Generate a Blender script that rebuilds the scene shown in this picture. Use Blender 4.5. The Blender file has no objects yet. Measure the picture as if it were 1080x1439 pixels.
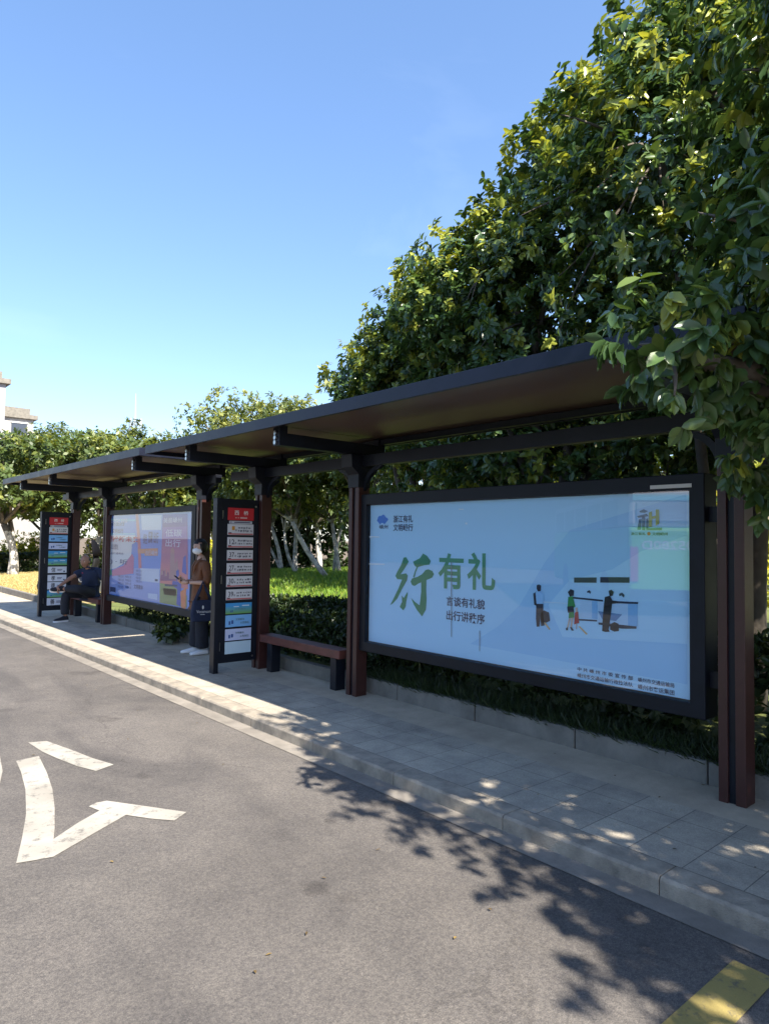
import bpy, bmesh, math, random
import numpy as np
from mathutils import Vector, Matrix, noise

# ------------------------------------------------------------------ camera
S = bpy.context.scene
COL = S.collection
F, PITCH, ROLL, YAW, CAMH = 962.1, 0.0421345559, 0.0146034885, 0.722397, 1.70
_cp, _sp = math.cos(PITCH), math.sin(PITCH)
FW = Vector((math.sin(YAW)*_cp, math.cos(YAW)*_cp, _sp))
_rt = Vector((math.cos(YAW), -math.sin(YAW), 0))
_up = _rt.cross(FW)
RT = _rt*math.cos(ROLL) + _up*math.sin(ROLL)
UP = -_rt*math.sin(ROLL) + _up*math.cos(ROLL)
CAMP = Vector((0, 0, CAMH))
cd = bpy.data.cameras.new('camera')
cam = bpy.data.objects.new('camera', cd)
COL.objects.link(cam)
m = Matrix((RT, UP, -FW)).transposed().to_4x4()
m.translation = CAMP
cam.matrix_world = m
cd.sensor_fit = 'VERTICAL'
cd.sensor_height = 36
cd.lens = 36*F/1439
cd.clip_start = 0.05
cd.clip_end = 3000
S.camera = cam

# ------------------------------------------------------------------ sky, sun, exposure
SUN_D = Vector((0.10, 0.976, -1.0)).normalized()       # the way the light travels
ELEV = math.asin(-SUN_D.z)
ROT = math.atan2(-SUN_D.x, -SUN_D.y)
W = bpy.data.worlds.new('World')
S.world = W
W.use_nodes = True
nt = W.node_tree
sky = nt.nodes.new('ShaderNodeTexSky')
sky.sky_type = 'NISHITA'
sky.sun_disc = False
sky.sun_elevation = ELEV
sky.sun_rotation = ROT
sky.air_density = 1.0
sky.dust_density = 0.6
sky.ozone_density = 2.0
bg = nt.nodes['Background']
bg.inputs['Strength'].default_value = 0.115
hs = nt.nodes.new('ShaderNodeHueSaturation')          # the clear, deep blue of this day's sky
hs.inputs['Saturation'].default_value = 1.22
gam = nt.nodes.new('ShaderNodeGamma'); gam.inputs['Gamma'].default_value = .74
nt.links.new(sky.outputs[0], gam.inputs['Color'])
nt.links.new(gam.outputs[0], hs.inputs['Color'])
tn = nt.nodes.new('ShaderNodeMix')
tn.data_type = 'RGBA'; tn.blend_type = 'MULTIPLY'; tn.inputs[0].default_value = 1
tn.inputs[7].default_value = (1.20, 1.225, 1.36, 1)
nt.links.new(hs.outputs[0], tn.inputs[6])
# thin wisps of high cloud
gc = nt.nodes.new('ShaderNodeTexCoord')
gm = nt.nodes.new('ShaderNodeMapping'); gm.inputs['Scale'].default_value = (2.0, 2.6, 5.0)
gn = nt.nodes.new('ShaderNodeTexNoise'); gn.inputs['Scale'].default_value = 1.6; gn.inputs['Detail'].default_value = 7; gn.inputs['Distortion'].default_value = .6
gr_ = nt.nodes.new('ShaderNodeValToRGB')
gr_.color_ramp.elements[0].position = .60; gr_.color_ramp.elements[0].color = (0, 0, 0, 1)
gr_.color_ramp.elements[1].position = .85; gr_.color_ramp.elements[1].color = (.05, .05, .05, 1)
nt.links.new(gc.outputs['Generated'], gm.inputs['Vector']); nt.links.new(gm.outputs[0], gn.inputs['Vector']); nt.links.new(gn.outputs['Fac'], gr_.inputs['Fac'])
wm = nt.nodes.new('ShaderNodeMix'); wm.data_type = 'RGBA'
wm.inputs[7].default_value = (6.5, 7.2, 8.2, 1)
nt.links.new(gr_.outputs[0], wm.inputs[0]); nt.links.new(tn.outputs[2], wm.inputs[6])
nt.links.new(wm.outputs[2], bg.inputs['Color'])
sl = bpy.data.lights.new('sun', 'SUN')
sl.energy = 5.0
sl.angle = math.radians(0.55)
sl.color = (1.0, 0.93, 0.82)
so = bpy.data.objects.new('sun', sl)
COL.objects.link(so)
so.rotation_euler = SUN_D.to_track_quat('-Z', 'Y').to_euler()
so.location = (0, -20, 30)
S.view_settings.view_transform = 'Standard'
S.view_settings.look = 'None'
S.view_settings.exposure = 1.52
S.view_settings.gamma = 1
S.render.engine = 'CYCLES'
S.cycles.max_bounces = 6
S.cycles.transparent_max_bounces = 12
S.cycles.use_denoising = True

PV = 0.14                                               # pavement height
RZ = 0.052                                              # road surface


def ray(px, py):
    return FW*F + RT*(px-540) - UP*(py-719.5)


def onx(px, py, x):
    d = ray(px, py)
    return CAMP + d*(x/d.x)


def ony(px, py, y):
    d = ray(px, py)
    return CAMP + d*(y/d.y)


def onz(px, py, z):
    d = ray(px, py)
    return CAMP + d*((z-CAMH)/d.z)


# ------------------------------------------------------------------ materials
def mat(name, base, rough=0.6, metal=0.0, vary=0.0, scale=6.0, bump=0.0, bscale=60.0, spec=0.5,
        second=None, coat=0.0):
    m = bpy.data.materials.new(name)
    m.use_nodes = True
    n, l = m.node_tree.nodes, m.node_tree.links
    p = n['Principled BSDF']
    p.inputs['Base Color'].default_value = (*base, 1)
    p.inputs['Roughness'].default_value = rough
    p.inputs['Metallic'].default_value = metal
    p.inputs['Specular IOR Level'].default_value = spec
    p.inputs['Coat Weight'].default_value = coat
    tc = n.new('ShaderNodeTexCoord')
    if vary > 0 or second:
        tx = n.new('ShaderNodeTexNoise')
        tx.inputs['Scale'].default_value = scale
        tx.inputs['Detail'].default_value = 6
        tx.inputs['Roughness'].default_value = 0.65
        l.new(tc.outputs['Object'], tx.inputs['Vector'])
        r = n.new('ShaderNodeValToRGB')
        r.color_ramp.elements[0].position = 0.3
        r.color_ramp.elements[1].position = 0.7
        lo = tuple(c*(1-vary) for c in base)
        hi = second if second else tuple(min(1, c*(1+vary)) for c in base)
        r.color_ramp.elements[0].color = (*lo, 1)
        r.color_ramp.elements[1].color = (*hi, 1)
        l.new(tx.outputs['Fac'], r.inputs['Fac'])
        l.new(r.outputs['Color'], p.inputs['Base Color'])
        mr = n.new('ShaderNodeMapRange')
        mr.inputs['To Min'].default_value = max(0.02, rough-0.12)
        mr.inputs['To Max'].default_value = min(1, rough+0.12)
        l.new(tx.outputs['Fac'], mr.inputs['Value'])
        l.new(mr.outputs['Result'], p.inputs['Roughness'])
    if bump > 0:
        t2 = n.new('ShaderNodeTexNoise')
        t2.inputs['Scale'].default_value = bscale
        t2.inputs['Detail'].default_value = 5
        l.new(tc.outputs['Object'], t2.inputs['Vector'])
        b = n.new('ShaderNodeBump')
        b.inputs['Strength'].default_value = bump
        b.inputs['Distance'].default_value = 0.01
        l.new(t2.outputs['Fac'], b.inputs['Height'])
        l.new(b.outputs['Normal'], p.inputs['Normal'])
    return m


def node(n, t, **kw):
    x = n.new(t)
    for k, v in kw.items():
        setattr(x, k, v)
    return x


def asphalt_mat():
    m = bpy.data.materials.new('asphalt')
    m.use_nodes = True
    n, l = m.node_tree.nodes, m.node_tree.links
    p = n['Principled BSDF']
    tc = n.new('ShaderNodeTexCoord')
    def noise(scale, detail=6, rough=.6, dist=0.0, mapping=None):
        t = n.new('ShaderNodeTexNoise')
        t.inputs['Scale'].default_value = scale
        t.inputs['Detail'].default_value = detail
        t.inputs['Roughness'].default_value = rough
        t.inputs['Distortion'].default_value = dist
        src = tc.outputs['Object']
        if mapping:
            mp = n.new('ShaderNodeMapping')
            mp.inputs['Scale'].default_value = mapping
            l.new(src, mp.inputs['Vector'])
            src = mp.outputs['Vector']
        l.new(src, t.inputs['Vector'])
        return t
    def ramp(src, a, b, ca, cb):
        r = n.new('ShaderNodeValToRGB')
        r.color_ramp.elements[0].position = a
        r.color_ramp.elements[1].position = b
        r.color_ramp.elements[0].color = (*ca, 1)
        r.color_ramp.elements[1].color = (*cb, 1)
        l.new(src, r.inputs['Fac'])
        return r
    def mix(a, b, fac, mode='MULTIPLY'):
        x = n.new('ShaderNodeMix')
        x.data_type = 'RGBA'
        x.blend_type = mode
        if isinstance(fac, float):
            x.inputs[0].default_value = fac
        else:
            l.new(fac, x.inputs[0])
        l.new(a, x.inputs[6])
        if isinstance(b, tuple):
            x.inputs[7].default_value = (*b, 1)
        else:
            l.new(b, x.inputs[7])
        return x.outputs[2]
    big = ramp(noise(.55, 5, .6, .4).outputs['Fac'], .3, .72, (.094, .087, .081), (.134, .124, .115))
    mid = ramp(noise(3.2, 6, .65).outputs['Fac'], .3, .7, (.84, .84, .85), (1.1, 1.09, 1.07))
    c = mix(big.outputs[0], mid.outputs[0], 1.0)
    gr = ramp(noise(70, 3, .7).outputs['Fac'], .32, .7, (.70, .70, .72), (1.32, 1.30, 1.26))
    c = mix(c, gr.outputs[0], 1.0)
    gr2 = ramp(noise(190, 2, .8).outputs['Fac'], .3, .7, (.58, .58, .60), (1.5, 1.47, 1.42))
    c = mix(c, gr2.outputs[0], .9)
    # pale stone chips in the surface
    vo = n.new('ShaderNodeTexVoronoi')
    vo.inputs['Scale'].default_value = 75
    l.new(tc.outputs['Object'], vo.inputs['Vector'])
    chip = ramp(vo.outputs['Distance'], .08, .16, (1, 1, 1), (0, 0, 0))
    sel = ramp(noise(24, 2).outputs['Fac'], .62, .66, (0, 0, 0), (1, 1, 1))
    cm = n.new('ShaderNodeMath'); cm.operation = 'MULTIPLY'
    l.new(chip.outputs[0], cm.inputs[0]); l.new(sel.outputs[0], cm.inputs[1])
    c = mix(c, (.27, .25, .22), cm.outputs[0], 'MIX')
    # tyre-dark stains stretched along the lane, stronger further up the bay
    st = ramp(noise(1.0, 5, .6, .8, (1.1, .33, 1)).outputs['Fac'], .47, .66, (1, 1, 1), (.60, .61, .64))
    c = mix(c, st.outputs[0], .8)
    oil = ramp(noise(1.7, 3, .5, .3).outputs['Fac'], .64, .70, (1, 1, 1), (.58, .57, .57))
    c = mix(c, oil.outputs[0], .7)
    # hairline cracks
    v2 = n.new('ShaderNodeTexVoronoi'); v2.feature = 'DISTANCE_TO_EDGE'
    v2.inputs['Scale'].default_value = .33
    wp = noise(2.2, 4, .6)
    ad = n.new('ShaderNodeVectorMath'); ad.operation = 'ADD'
    sc = n.new('ShaderNodeVectorMath'); sc.operation = 'SCALE'; sc.inputs['Scale'].default_value = .5
    l.new(wp.outputs['Color'], sc.inputs[0]); l.new(sc.outputs[0], ad.inputs[0]); l.new(tc.outputs['Object'], ad.inputs[1])
    l.new(ad.outputs[0], v2.inputs['Vector'])
    cr = ramp(v2.outputs['Distance'], .0008, .003, (.6, .6, .6), (1, 1, 1))
    c = mix(c, cr.outputs[0], .5)
    l.new(c, p.inputs['Base Color'])
    p.inputs['Roughness'].default_value = .85
    p.inputs['Specular IOR Level'].default_value = .3
    b = n.new('ShaderNodeBump'); b.inputs['Strength'].default_value = .55; b.inputs['Distance'].default_value = .006
    l.new(noise(160, 4, .75).outputs['Fac'], b.inputs['Height'])
    l.new(b.outputs['Normal'], p.inputs['Normal'])
    return m


def paving_mat():
    m = bpy.data.materials.new('paving_stone')
    m.use_nodes = True
    n, l = m.node_tree.nodes, m.node_tree.links
    p = n['Principled BSDF']
    tc = n.new('ShaderNodeTexCoord')
    br = n.new('ShaderNodeTexBrick')
    br.offset = 0.0
    br.inputs['Scale'].default_value = 1
    br.inputs['Brick Width'].default_value = .284
    br.inputs['Row Height'].default_value = .283
    br.inputs['Mortar Size'].default_value = .003
    br.inputs['Mortar Smooth'].default_value = .25
    br.inputs['Bias'].default_value = 0
    br.inputs['Color1'].default_value = (.37, .33, .27, 1)
    br.inputs['Color2'].default_value = (.42, .375, .305, 1)
    br.inputs['Mortar'].default_value = (.17, .152, .128, 1)
    mp = n.new('ShaderNodeMapping')
    mp.inputs['Rotation'].default_value = (0, 0, math.pi/2)
    mp.inputs['Location'].default_value = (3.0, 0, 0)
    mp = n.new('ShaderNodeVectorMath'); mp.operation = 'MULTIPLY'
    sx = n.new('ShaderNodeSeparateXYZ'); cx = n.new('ShaderNodeCombineXYZ')
    l.new(tc.outputs['Object'], sx.inputs[0])
    a1 = n.new('ShaderNodeMath'); a1.inputs[1].default_value = 28.4-.150
    a2 = n.new('ShaderNodeMath'); a2.inputs[1].default_value = -3.33+2.83
    l.new(sx.outputs['Y'], a1.inputs[0]); l.new(sx.outputs['X'], a2.inputs[0])
    l.new(a1.outputs[0], cx.inputs['X']); l.new(a2.outputs[0], cx.inputs['Y'])
    l.new(cx.outputs[0], br.inputs['Vector'])
    t = n.new('ShaderNodeTexNoise'); t.inputs['Scale'].default_value = 3.0; t.inputs['Detail'].default_value = 7; t.inputs['Roughness'].default_value = .7
    l.new(tc.outputs['Object'], t.inputs['Vector'])
    r = n.new('ShaderNodeValToRGB')
    r.color_ramp.elements[0].position = .3; r.color_ramp.elements[1].position = .72
    r.color_ramp.elements[0].color = (.66, .66, .67, 1); r.color_ramp.elements[1].color = (1.25, 1.23, 1.18, 1)
    l.new(t.outputs['Fac'], r.inputs['Fac'])
    x = n.new('ShaderNodeMix'); x.data_type = 'RGBA'; x.blend_type = 'MULTIPLY'; x.inputs[0].default_value = 1
    l.new(br.outputs['Color'], x.inputs[6]); l.new(r.outputs['Color'], x.inputs[7])
    t2 = n.new('ShaderNodeTexNoise'); t2.inputs['Scale'].default_value = 140; t2.inputs['Detail'].default_value = 3
    l.new(tc.outputs['Object'], t2.inputs['Vector'])
    r2 = n.new('ShaderNodeValToRGB')
    r2.color_ramp.elements[0].position = .3; r2.color_ramp.elements[1].position = .7
    r2.color_ramp.elements[0].color = (.8, .8, .8, 1); r2.color_ramp.elements[1].color = (1.15, 1.15, 1.15, 1)
    l.new(t2.outputs['Fac'], r2.inputs['Fac'])
    y = n.new('ShaderNodeMix'); y.data_type = 'RGBA'; y.blend_type = 'MULTIPLY'; y.inputs[0].default_value = 1
    l.new(x.outputs[2], y.inputs[6]); l.new(r2.outputs['Color'], y.inputs[7])
    l.new(y.outputs[2], p.inputs['Base Color'])
    p.inputs['Roughness'].default_value = .75
    b = n.new('ShaderNodeBump'); b.inputs['Strength'].default_value = .5; b.inputs['Distance'].default_value = .004
    mx = n.new('ShaderNodeMath'); mx.operation = 'SUBTRACT'
    l.new(t2.outputs['Fac'], mx.inputs[0]); l.new(br.outputs['Fac'], mx.inputs[1])
    l.new(mx.outputs[0], b.inputs['Height'])
    l.new(b.outputs['Normal'], p.inputs['Normal'])
    return m


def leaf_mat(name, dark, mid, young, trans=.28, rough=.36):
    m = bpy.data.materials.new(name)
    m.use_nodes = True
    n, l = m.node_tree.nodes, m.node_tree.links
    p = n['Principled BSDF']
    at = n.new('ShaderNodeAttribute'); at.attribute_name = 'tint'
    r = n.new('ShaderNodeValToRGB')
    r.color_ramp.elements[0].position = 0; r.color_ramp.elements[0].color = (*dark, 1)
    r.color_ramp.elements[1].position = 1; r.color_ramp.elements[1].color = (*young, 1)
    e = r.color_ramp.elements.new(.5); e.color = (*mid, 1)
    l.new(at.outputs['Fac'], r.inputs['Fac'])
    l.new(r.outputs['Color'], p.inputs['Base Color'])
    p.inputs['Roughness'].default_value = rough
    p.inputs['Specular IOR Level'].default_value = .5
    tr = n.new('ShaderNodeBsdfTranslucent')
    g = n.new('ShaderNodeMix'); g.data_type = 'RGBA'; g.blend_type = 'MULTIPLY'; g.inputs[0].default_value = 1
    l.new(r.outputs['Color'], g.inputs[6]); g.inputs[7].default_value = (1.9, 1.7, .7, 1)
    l.new(g.outputs[2], tr.inputs['Color'])
    mx = n.new('ShaderNodeMixShader'); mx.inputs[0].default_value = trans
    l.new(p.outputs[0], mx.inputs[1]); l.new(tr.outputs[0], mx.inputs[2])
    l.new(mx.outputs[0], n['Material Output'].inputs['Surface'])
    return m


def glass_mat(name='pane_glass'):
    m = bpy.data.materials.new(name)
    m.use_nodes = True
    n, l = m.node_tree.nodes, m.node_tree.links
    n.remove(n['Principled BSDF'])
    t = n.new('ShaderNodeBsdfTransparent'); t.inputs[0].default_value = (.95, .98, 1, 1)
    g = n.new('ShaderNodeBsdfGlossy'); g.inputs['Roughness'].default_value = .015
    fr = n.new('ShaderNodeFresnel'); fr.inputs['IOR'].default_value = 1.62
    ml = n.new('ShaderNodeMath'); ml.operation = 'MULTIPLY'; ml.inputs[1].default_value = 1.8
    ml.inputs[1].default_value = 1.5
    l.new(fr.outputs[0], ml.inputs[0])
    mx = n.new('ShaderNodeMixShader')
    ge = n.new('ShaderNodeNewGeometry')                  # only the outer faces of the pane reflect
    inv = n.new('ShaderNodeMath'); inv.operation = 'SUBTRACT'; inv.inputs[0].default_value = 1
    l.new(ge.outputs['Backfacing'], inv.inputs[1])
    m2 = n.new('ShaderNodeMath'); m2.operation = 'MULTIPLY'
    l.new(ml.outputs[0], m2.inputs[0]); l.new(inv.outputs[0], m2.inputs[1])
    ml = m2
    l.new(ml.outputs[0], mx.inputs[0]); l.new(t.outputs[0], mx.inputs[1]); l.new(g.outputs[0], mx.inputs[2])
    l.new(mx.outputs[0], n['Material Output'].inputs['Surface'])
    return m


def trunk_mat(name, white_to):
    """bark with a lime-wash band painted up to a height above the tree's base"""
    m = bpy.data.materials.new(name)
    m.use_nodes = True
    n, l = m.node_tree.nodes, m.node_tree.links
    p = n['Principled BSDF']; p.inputs['Roughness'].default_value = .85
    tc = n.new('ShaderNodeTexCoord'); sx = n.new('ShaderNodeSeparateXYZ'); l.new(tc.outputs['Object'], sx.inputs[0])
    t = n.new('ShaderNodeTexNoise'); t.inputs['Scale'].default_value = 9; t.inputs['Detail'].default_value = 6
    l.new(tc.outputs['Object'], t.inputs['Vector'])
    r = n.new('ShaderNodeValToRGB')
    r.color_ramp.elements[0].color = (.05, .04, .032, 1); r.color_ramp.elements[1].color = (.16, .135, .105, 1)
    l.new(t.outputs['Fac'], r.inputs['Fac'])
    r2 = n.new('ShaderNodeValToRGB')
    r2.color_ramp.elements[0].position = .3; r2.color_ramp.elements[0].color = (.17, .155, .135, 1)
    r2.color_ramp.elements[1].position = .62; r2.color_ramp.elements[1].color = (.52, .50, .46, 1)
    l.new(t.outputs['Fac'], r2.inputs['Fac'])
    a = n.new('ShaderNodeMath'); a.operation = 'MULTIPLY_ADD'; a.inputs[1].default_value = -.5
    l.new(t.outputs['Fac'], a.inputs[0]); l.new(sx.outputs['Z'], a.inputs[2])
    c = n.new('ShaderNodeMath'); c.operation = 'LESS_THAN'; c.inputs[1].default_value = white_to-.25
    l.new(a.outputs[0], c.inputs[0])
    x = n.new('ShaderNodeMix'); x.data_type = 'RGBA'
    l.new(c.outputs[0], x.inputs[0]); l.new(r.outputs[0], x.inputs[6]); l.new(r2.outputs[0], x.inputs[7])
    l.new(x.outputs[2], p.inputs['Base Color'])
    b = n.new('ShaderNodeBump'); b.inputs['Strength'].default_value = .6; b.inputs['Distance'].default_value = .02
    l.new(t.outputs['Fac'], b.inputs['Height']); l.new(b.outputs['Normal'], p.inputs['Normal'])
    return m


def worn_paint(name, col, under=(.085, .08, .074), cover=.42):
    m = bpy.data.materials.new(name)
    m.use_nodes = True
    n, l = m.node_tree.nodes, m.node_tree.links
    p = n['Principled BSDF']; p.inputs['Roughness'].default_value = .8
    tc = n.new('ShaderNodeTexCoord')
    t = n.new('ShaderNodeTexNoise'); t.inputs['Scale'].default_value = 14; t.inputs['Detail'].default_value = 10; t.inputs['Roughness'].default_value = .75
    l.new(tc.outputs['Object'], t.inputs['Vector'])
    r = n.new('ShaderNodeValToRGB')
    r.color_ramp.elements[0].position = cover-.06; r.color_ramp.elements[0].color = (*under, 1)
    r.color_ramp.elements[1].position = cover+.10; r.color_ramp.elements[1].color = (*col, 1)
    l.new(t.outputs['Fac'], r.inputs['Fac'])
    t2 = n.new('ShaderNodeTexNoise'); t2.inputs['Scale'].default_value = 2.5; t2.inputs['Detail'].default_value = 4
    l.new(tc.outputs['Object'], t2.inputs['Vector'])
    r2 = n.new('ShaderNodeValToRGB')
    r2.color_ramp.elements[0].position = .3; r2.color_ramp.elements[0].color = (.7, .69, .67, 1)
    r2.color_ramp.elements[1].position = .7; r2.color_ramp.elements[1].color = (1.05, 1.05, 1.05, 1)
    l.new(t2.outputs['Fac'], r2.inputs['Fac'])
    x = n.new('ShaderNodeMix'); x.data_type = 'RGBA'; x.blend_type = 'MULTIPLY'; x.inputs[0].default_value = 1
    l.new(r.outputs[0], x.inputs[6]); l.new(r2.outputs[0], x.inputs[7])
    l.new(x.outputs[2], p.inputs['Base Color'])
    b = n.new('ShaderNodeBump'); b.inputs['Strength'].default_value = .5; b.inputs['Distance'].default_value = .005
    t3 = n.new('ShaderNodeTexNoise'); t3.inputs['Scale'].default_value = 160; t3.inputs['Detail'].default_value = 4
    l.new(tc.outputs['Object'], t3.inputs['Vector'])
    l.new(t3.outputs['Fac'], b.inputs['Height']); l.new(b.outputs['Normal'], p.inputs['Normal'])
    return m


def two_tone(name, c1, c2, axis='Z', lo=0, hi=1, rough=.6):
    """printed colour blend between two inks along an object axis"""
    m = bpy.data.materials.new(name)
    m.use_nodes = True
    n, l = m.node_tree.nodes, m.node_tree.links
    p = n['Principled BSDF']; p.inputs['Roughness'].default_value = rough
    tc = n.new('ShaderNodeTexCoord'); sx = n.new('ShaderNodeSeparateXYZ'); l.new(tc.outputs['Object'], sx.inputs[0])
    mr = n.new('ShaderNodeMapRange'); mr.inputs['From Min'].default_value = lo; mr.inputs['From Max'].default_value = hi
    l.new(sx.outputs[axis], mr.inputs['Value'])
    r = n.new('ShaderNodeValToRGB')
    r.color_ramp.elements[0].color = (*c1, 1); r.color_ramp.elements[1].color = (*c2, 1)
    l.new(mr.outputs[0], r.inputs['Fac']); l.new(r.outputs[0], p.inputs['Base Color'])
    return m


M = {}
M['asphalt'] = asphalt_mat()
M['paving'] = paving_mat()
M['granite'] = mat('granite_kerb', (.25, .22, .18), .8, vary=.3, scale=7, bump=.6, bscale=130, second=(.40, .345, .27))
M['concrete'] = mat('concrete', (.185, .17, .145), .85, vary=.3, scale=4, bump=.4, bscale=90)
M['band'] = mat('beige_setting_bed', (.41, .35, .265), .85, vary=.2, scale=3.5, bump=.4, bscale=110)
M['gutter'] = mat('gutter_concrete', (.205, .183, .155), .85, vary=.28, scale=5, bump=.45, bscale=120)
M['ground'] = mat('bare_soil', (.13, .095, .06), .95, vary=.4, scale=3, bump=.8, bscale=25)
M['dry'] = mat('dry_turf', (.36, .27, .11), .95, vary=.25, scale=2.2, bump=.8, bscale=50, second=(.44, .36, .15))
M['turf'] = mat('turf_soil', (.11, .13, .03), .95, vary=.4, scale=3, bump=.8, bscale=40)
M['redpost'] = mat('oxide_red_paint', (.048, .0155, .0130), .42, vary=.18, scale=7, bump=.08, bscale=40)
M['navy'] = mat('blue_black_paint', (.006, .008, .015), .45, vary=.35, scale=3.5, bump=.08, bscale=30, spec=.35)
M['fascia'] = mat('roof_edge_metal', (.006, .009, .022), .42, vary=.35, scale=3, spec=.35)
M['soffit'] = mat('bronze_soffit_panel', (.105, .066, .050), .44, vary=.2, scale=.8, spec=.4)
M['frame'] = mat('anthracite_frame', (.008, .010, .015), .5, vary=.3, scale=5, spec=.25)
M['rubber'] = mat('black_rubber', (.010, .010, .011), .7, spec=.2)
M['seat'] = mat('oiled_red_timber', (.115, .036, .027), .5, vary=.35, scale=9, bump=.2, bscale=60)
M['white'] = mat('white_sheet', (.74, .74, .73), .5)
M['glass'] = glass_mat()
M['steel'] = mat('steel_fitting', (.5, .5, .5), .3, metal=1)
M['roadwhite'] = worn_paint('worn_white_road_paint', (.36, .335, .29), cover=.37)
M['roadyellow'] = worn_paint('worn_yellow_road_paint', (.30, .235, .075), cover=.36)
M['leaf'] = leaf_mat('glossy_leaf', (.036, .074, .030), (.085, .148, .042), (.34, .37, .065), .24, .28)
M['leaf_far'] = leaf_mat('broad_leaf', (.045, .075, .020), (.085, .125, .030), (.20, .22, .045), .26, .45)
M['leaf_pale'] = leaf_mat('feathery_leaf', (.075, .11, .035), (.14, .18, .05), (.26, .27, .07), .3, .5)
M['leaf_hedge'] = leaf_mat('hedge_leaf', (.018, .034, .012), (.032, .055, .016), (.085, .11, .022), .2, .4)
M['leaf_yellow'] = leaf_mat('yellow_shrub_leaf', (.16, .19, .015), (.30, .31, .02), (.52, .46, .03), .3, .5)
M['grass'] = leaf_mat('grass_blade', (.075, .17, .020), (.16, .28, .030), (.34, .38, .040), .3, .5)
M['drygrass'] = leaf_mat('dry_grass_blade', (.26, .20, .07), (.42, .33, .13), (.55, .46, .2), .25, .6)
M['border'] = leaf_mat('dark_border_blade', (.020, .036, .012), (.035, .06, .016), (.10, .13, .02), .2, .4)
M['bark'] = trunk_mat('bark', -5)
M['limewash'] = trunk_mat('limewashed_bark', 1.6)
M['skin'] = mat('skin', (.56, .35, .26), .5)
M['skin_tan'] = mat('tanned_skin', (.34, .175, .115), .45)
M['hair'] = mat('black_hair', (.012, .010, .010), .45)
M['brown'] = mat('rust_brown_cloth', (.165, .062, .024), .75, vary=.3, scale=22, bump=.4, bscale=50)
M['darkcloth'] = mat('black_navy_cloth', (.012, .014, .022), .85, vary=.3, scale=14, bump=.35, bscale=40)
M['navycloth'] = mat('navy_cotton', (.013, .022, .055), .85, vary=.25, scale=14, bump=.3, bscale=50)
M['mask'] = mat('white_mask', (.8, .82, .84), .7)
M['shoe'] = mat('white_shoe', (.72, .72, .72), .6)
M['eye'] = mat('dark_eye', (.015, .012, .01), .25)
M['lip'] = mat('lip', (.27, .11, .09), .5)
M['eyewhite'] = mat('eye_white', (.7, .68, .65), .3)


def ink(name, c, r=.55):
    k = 'ink_'+name
    if k not in M:
        M[k] = mat('print_'+name, c, r)
    return M[k]


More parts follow.
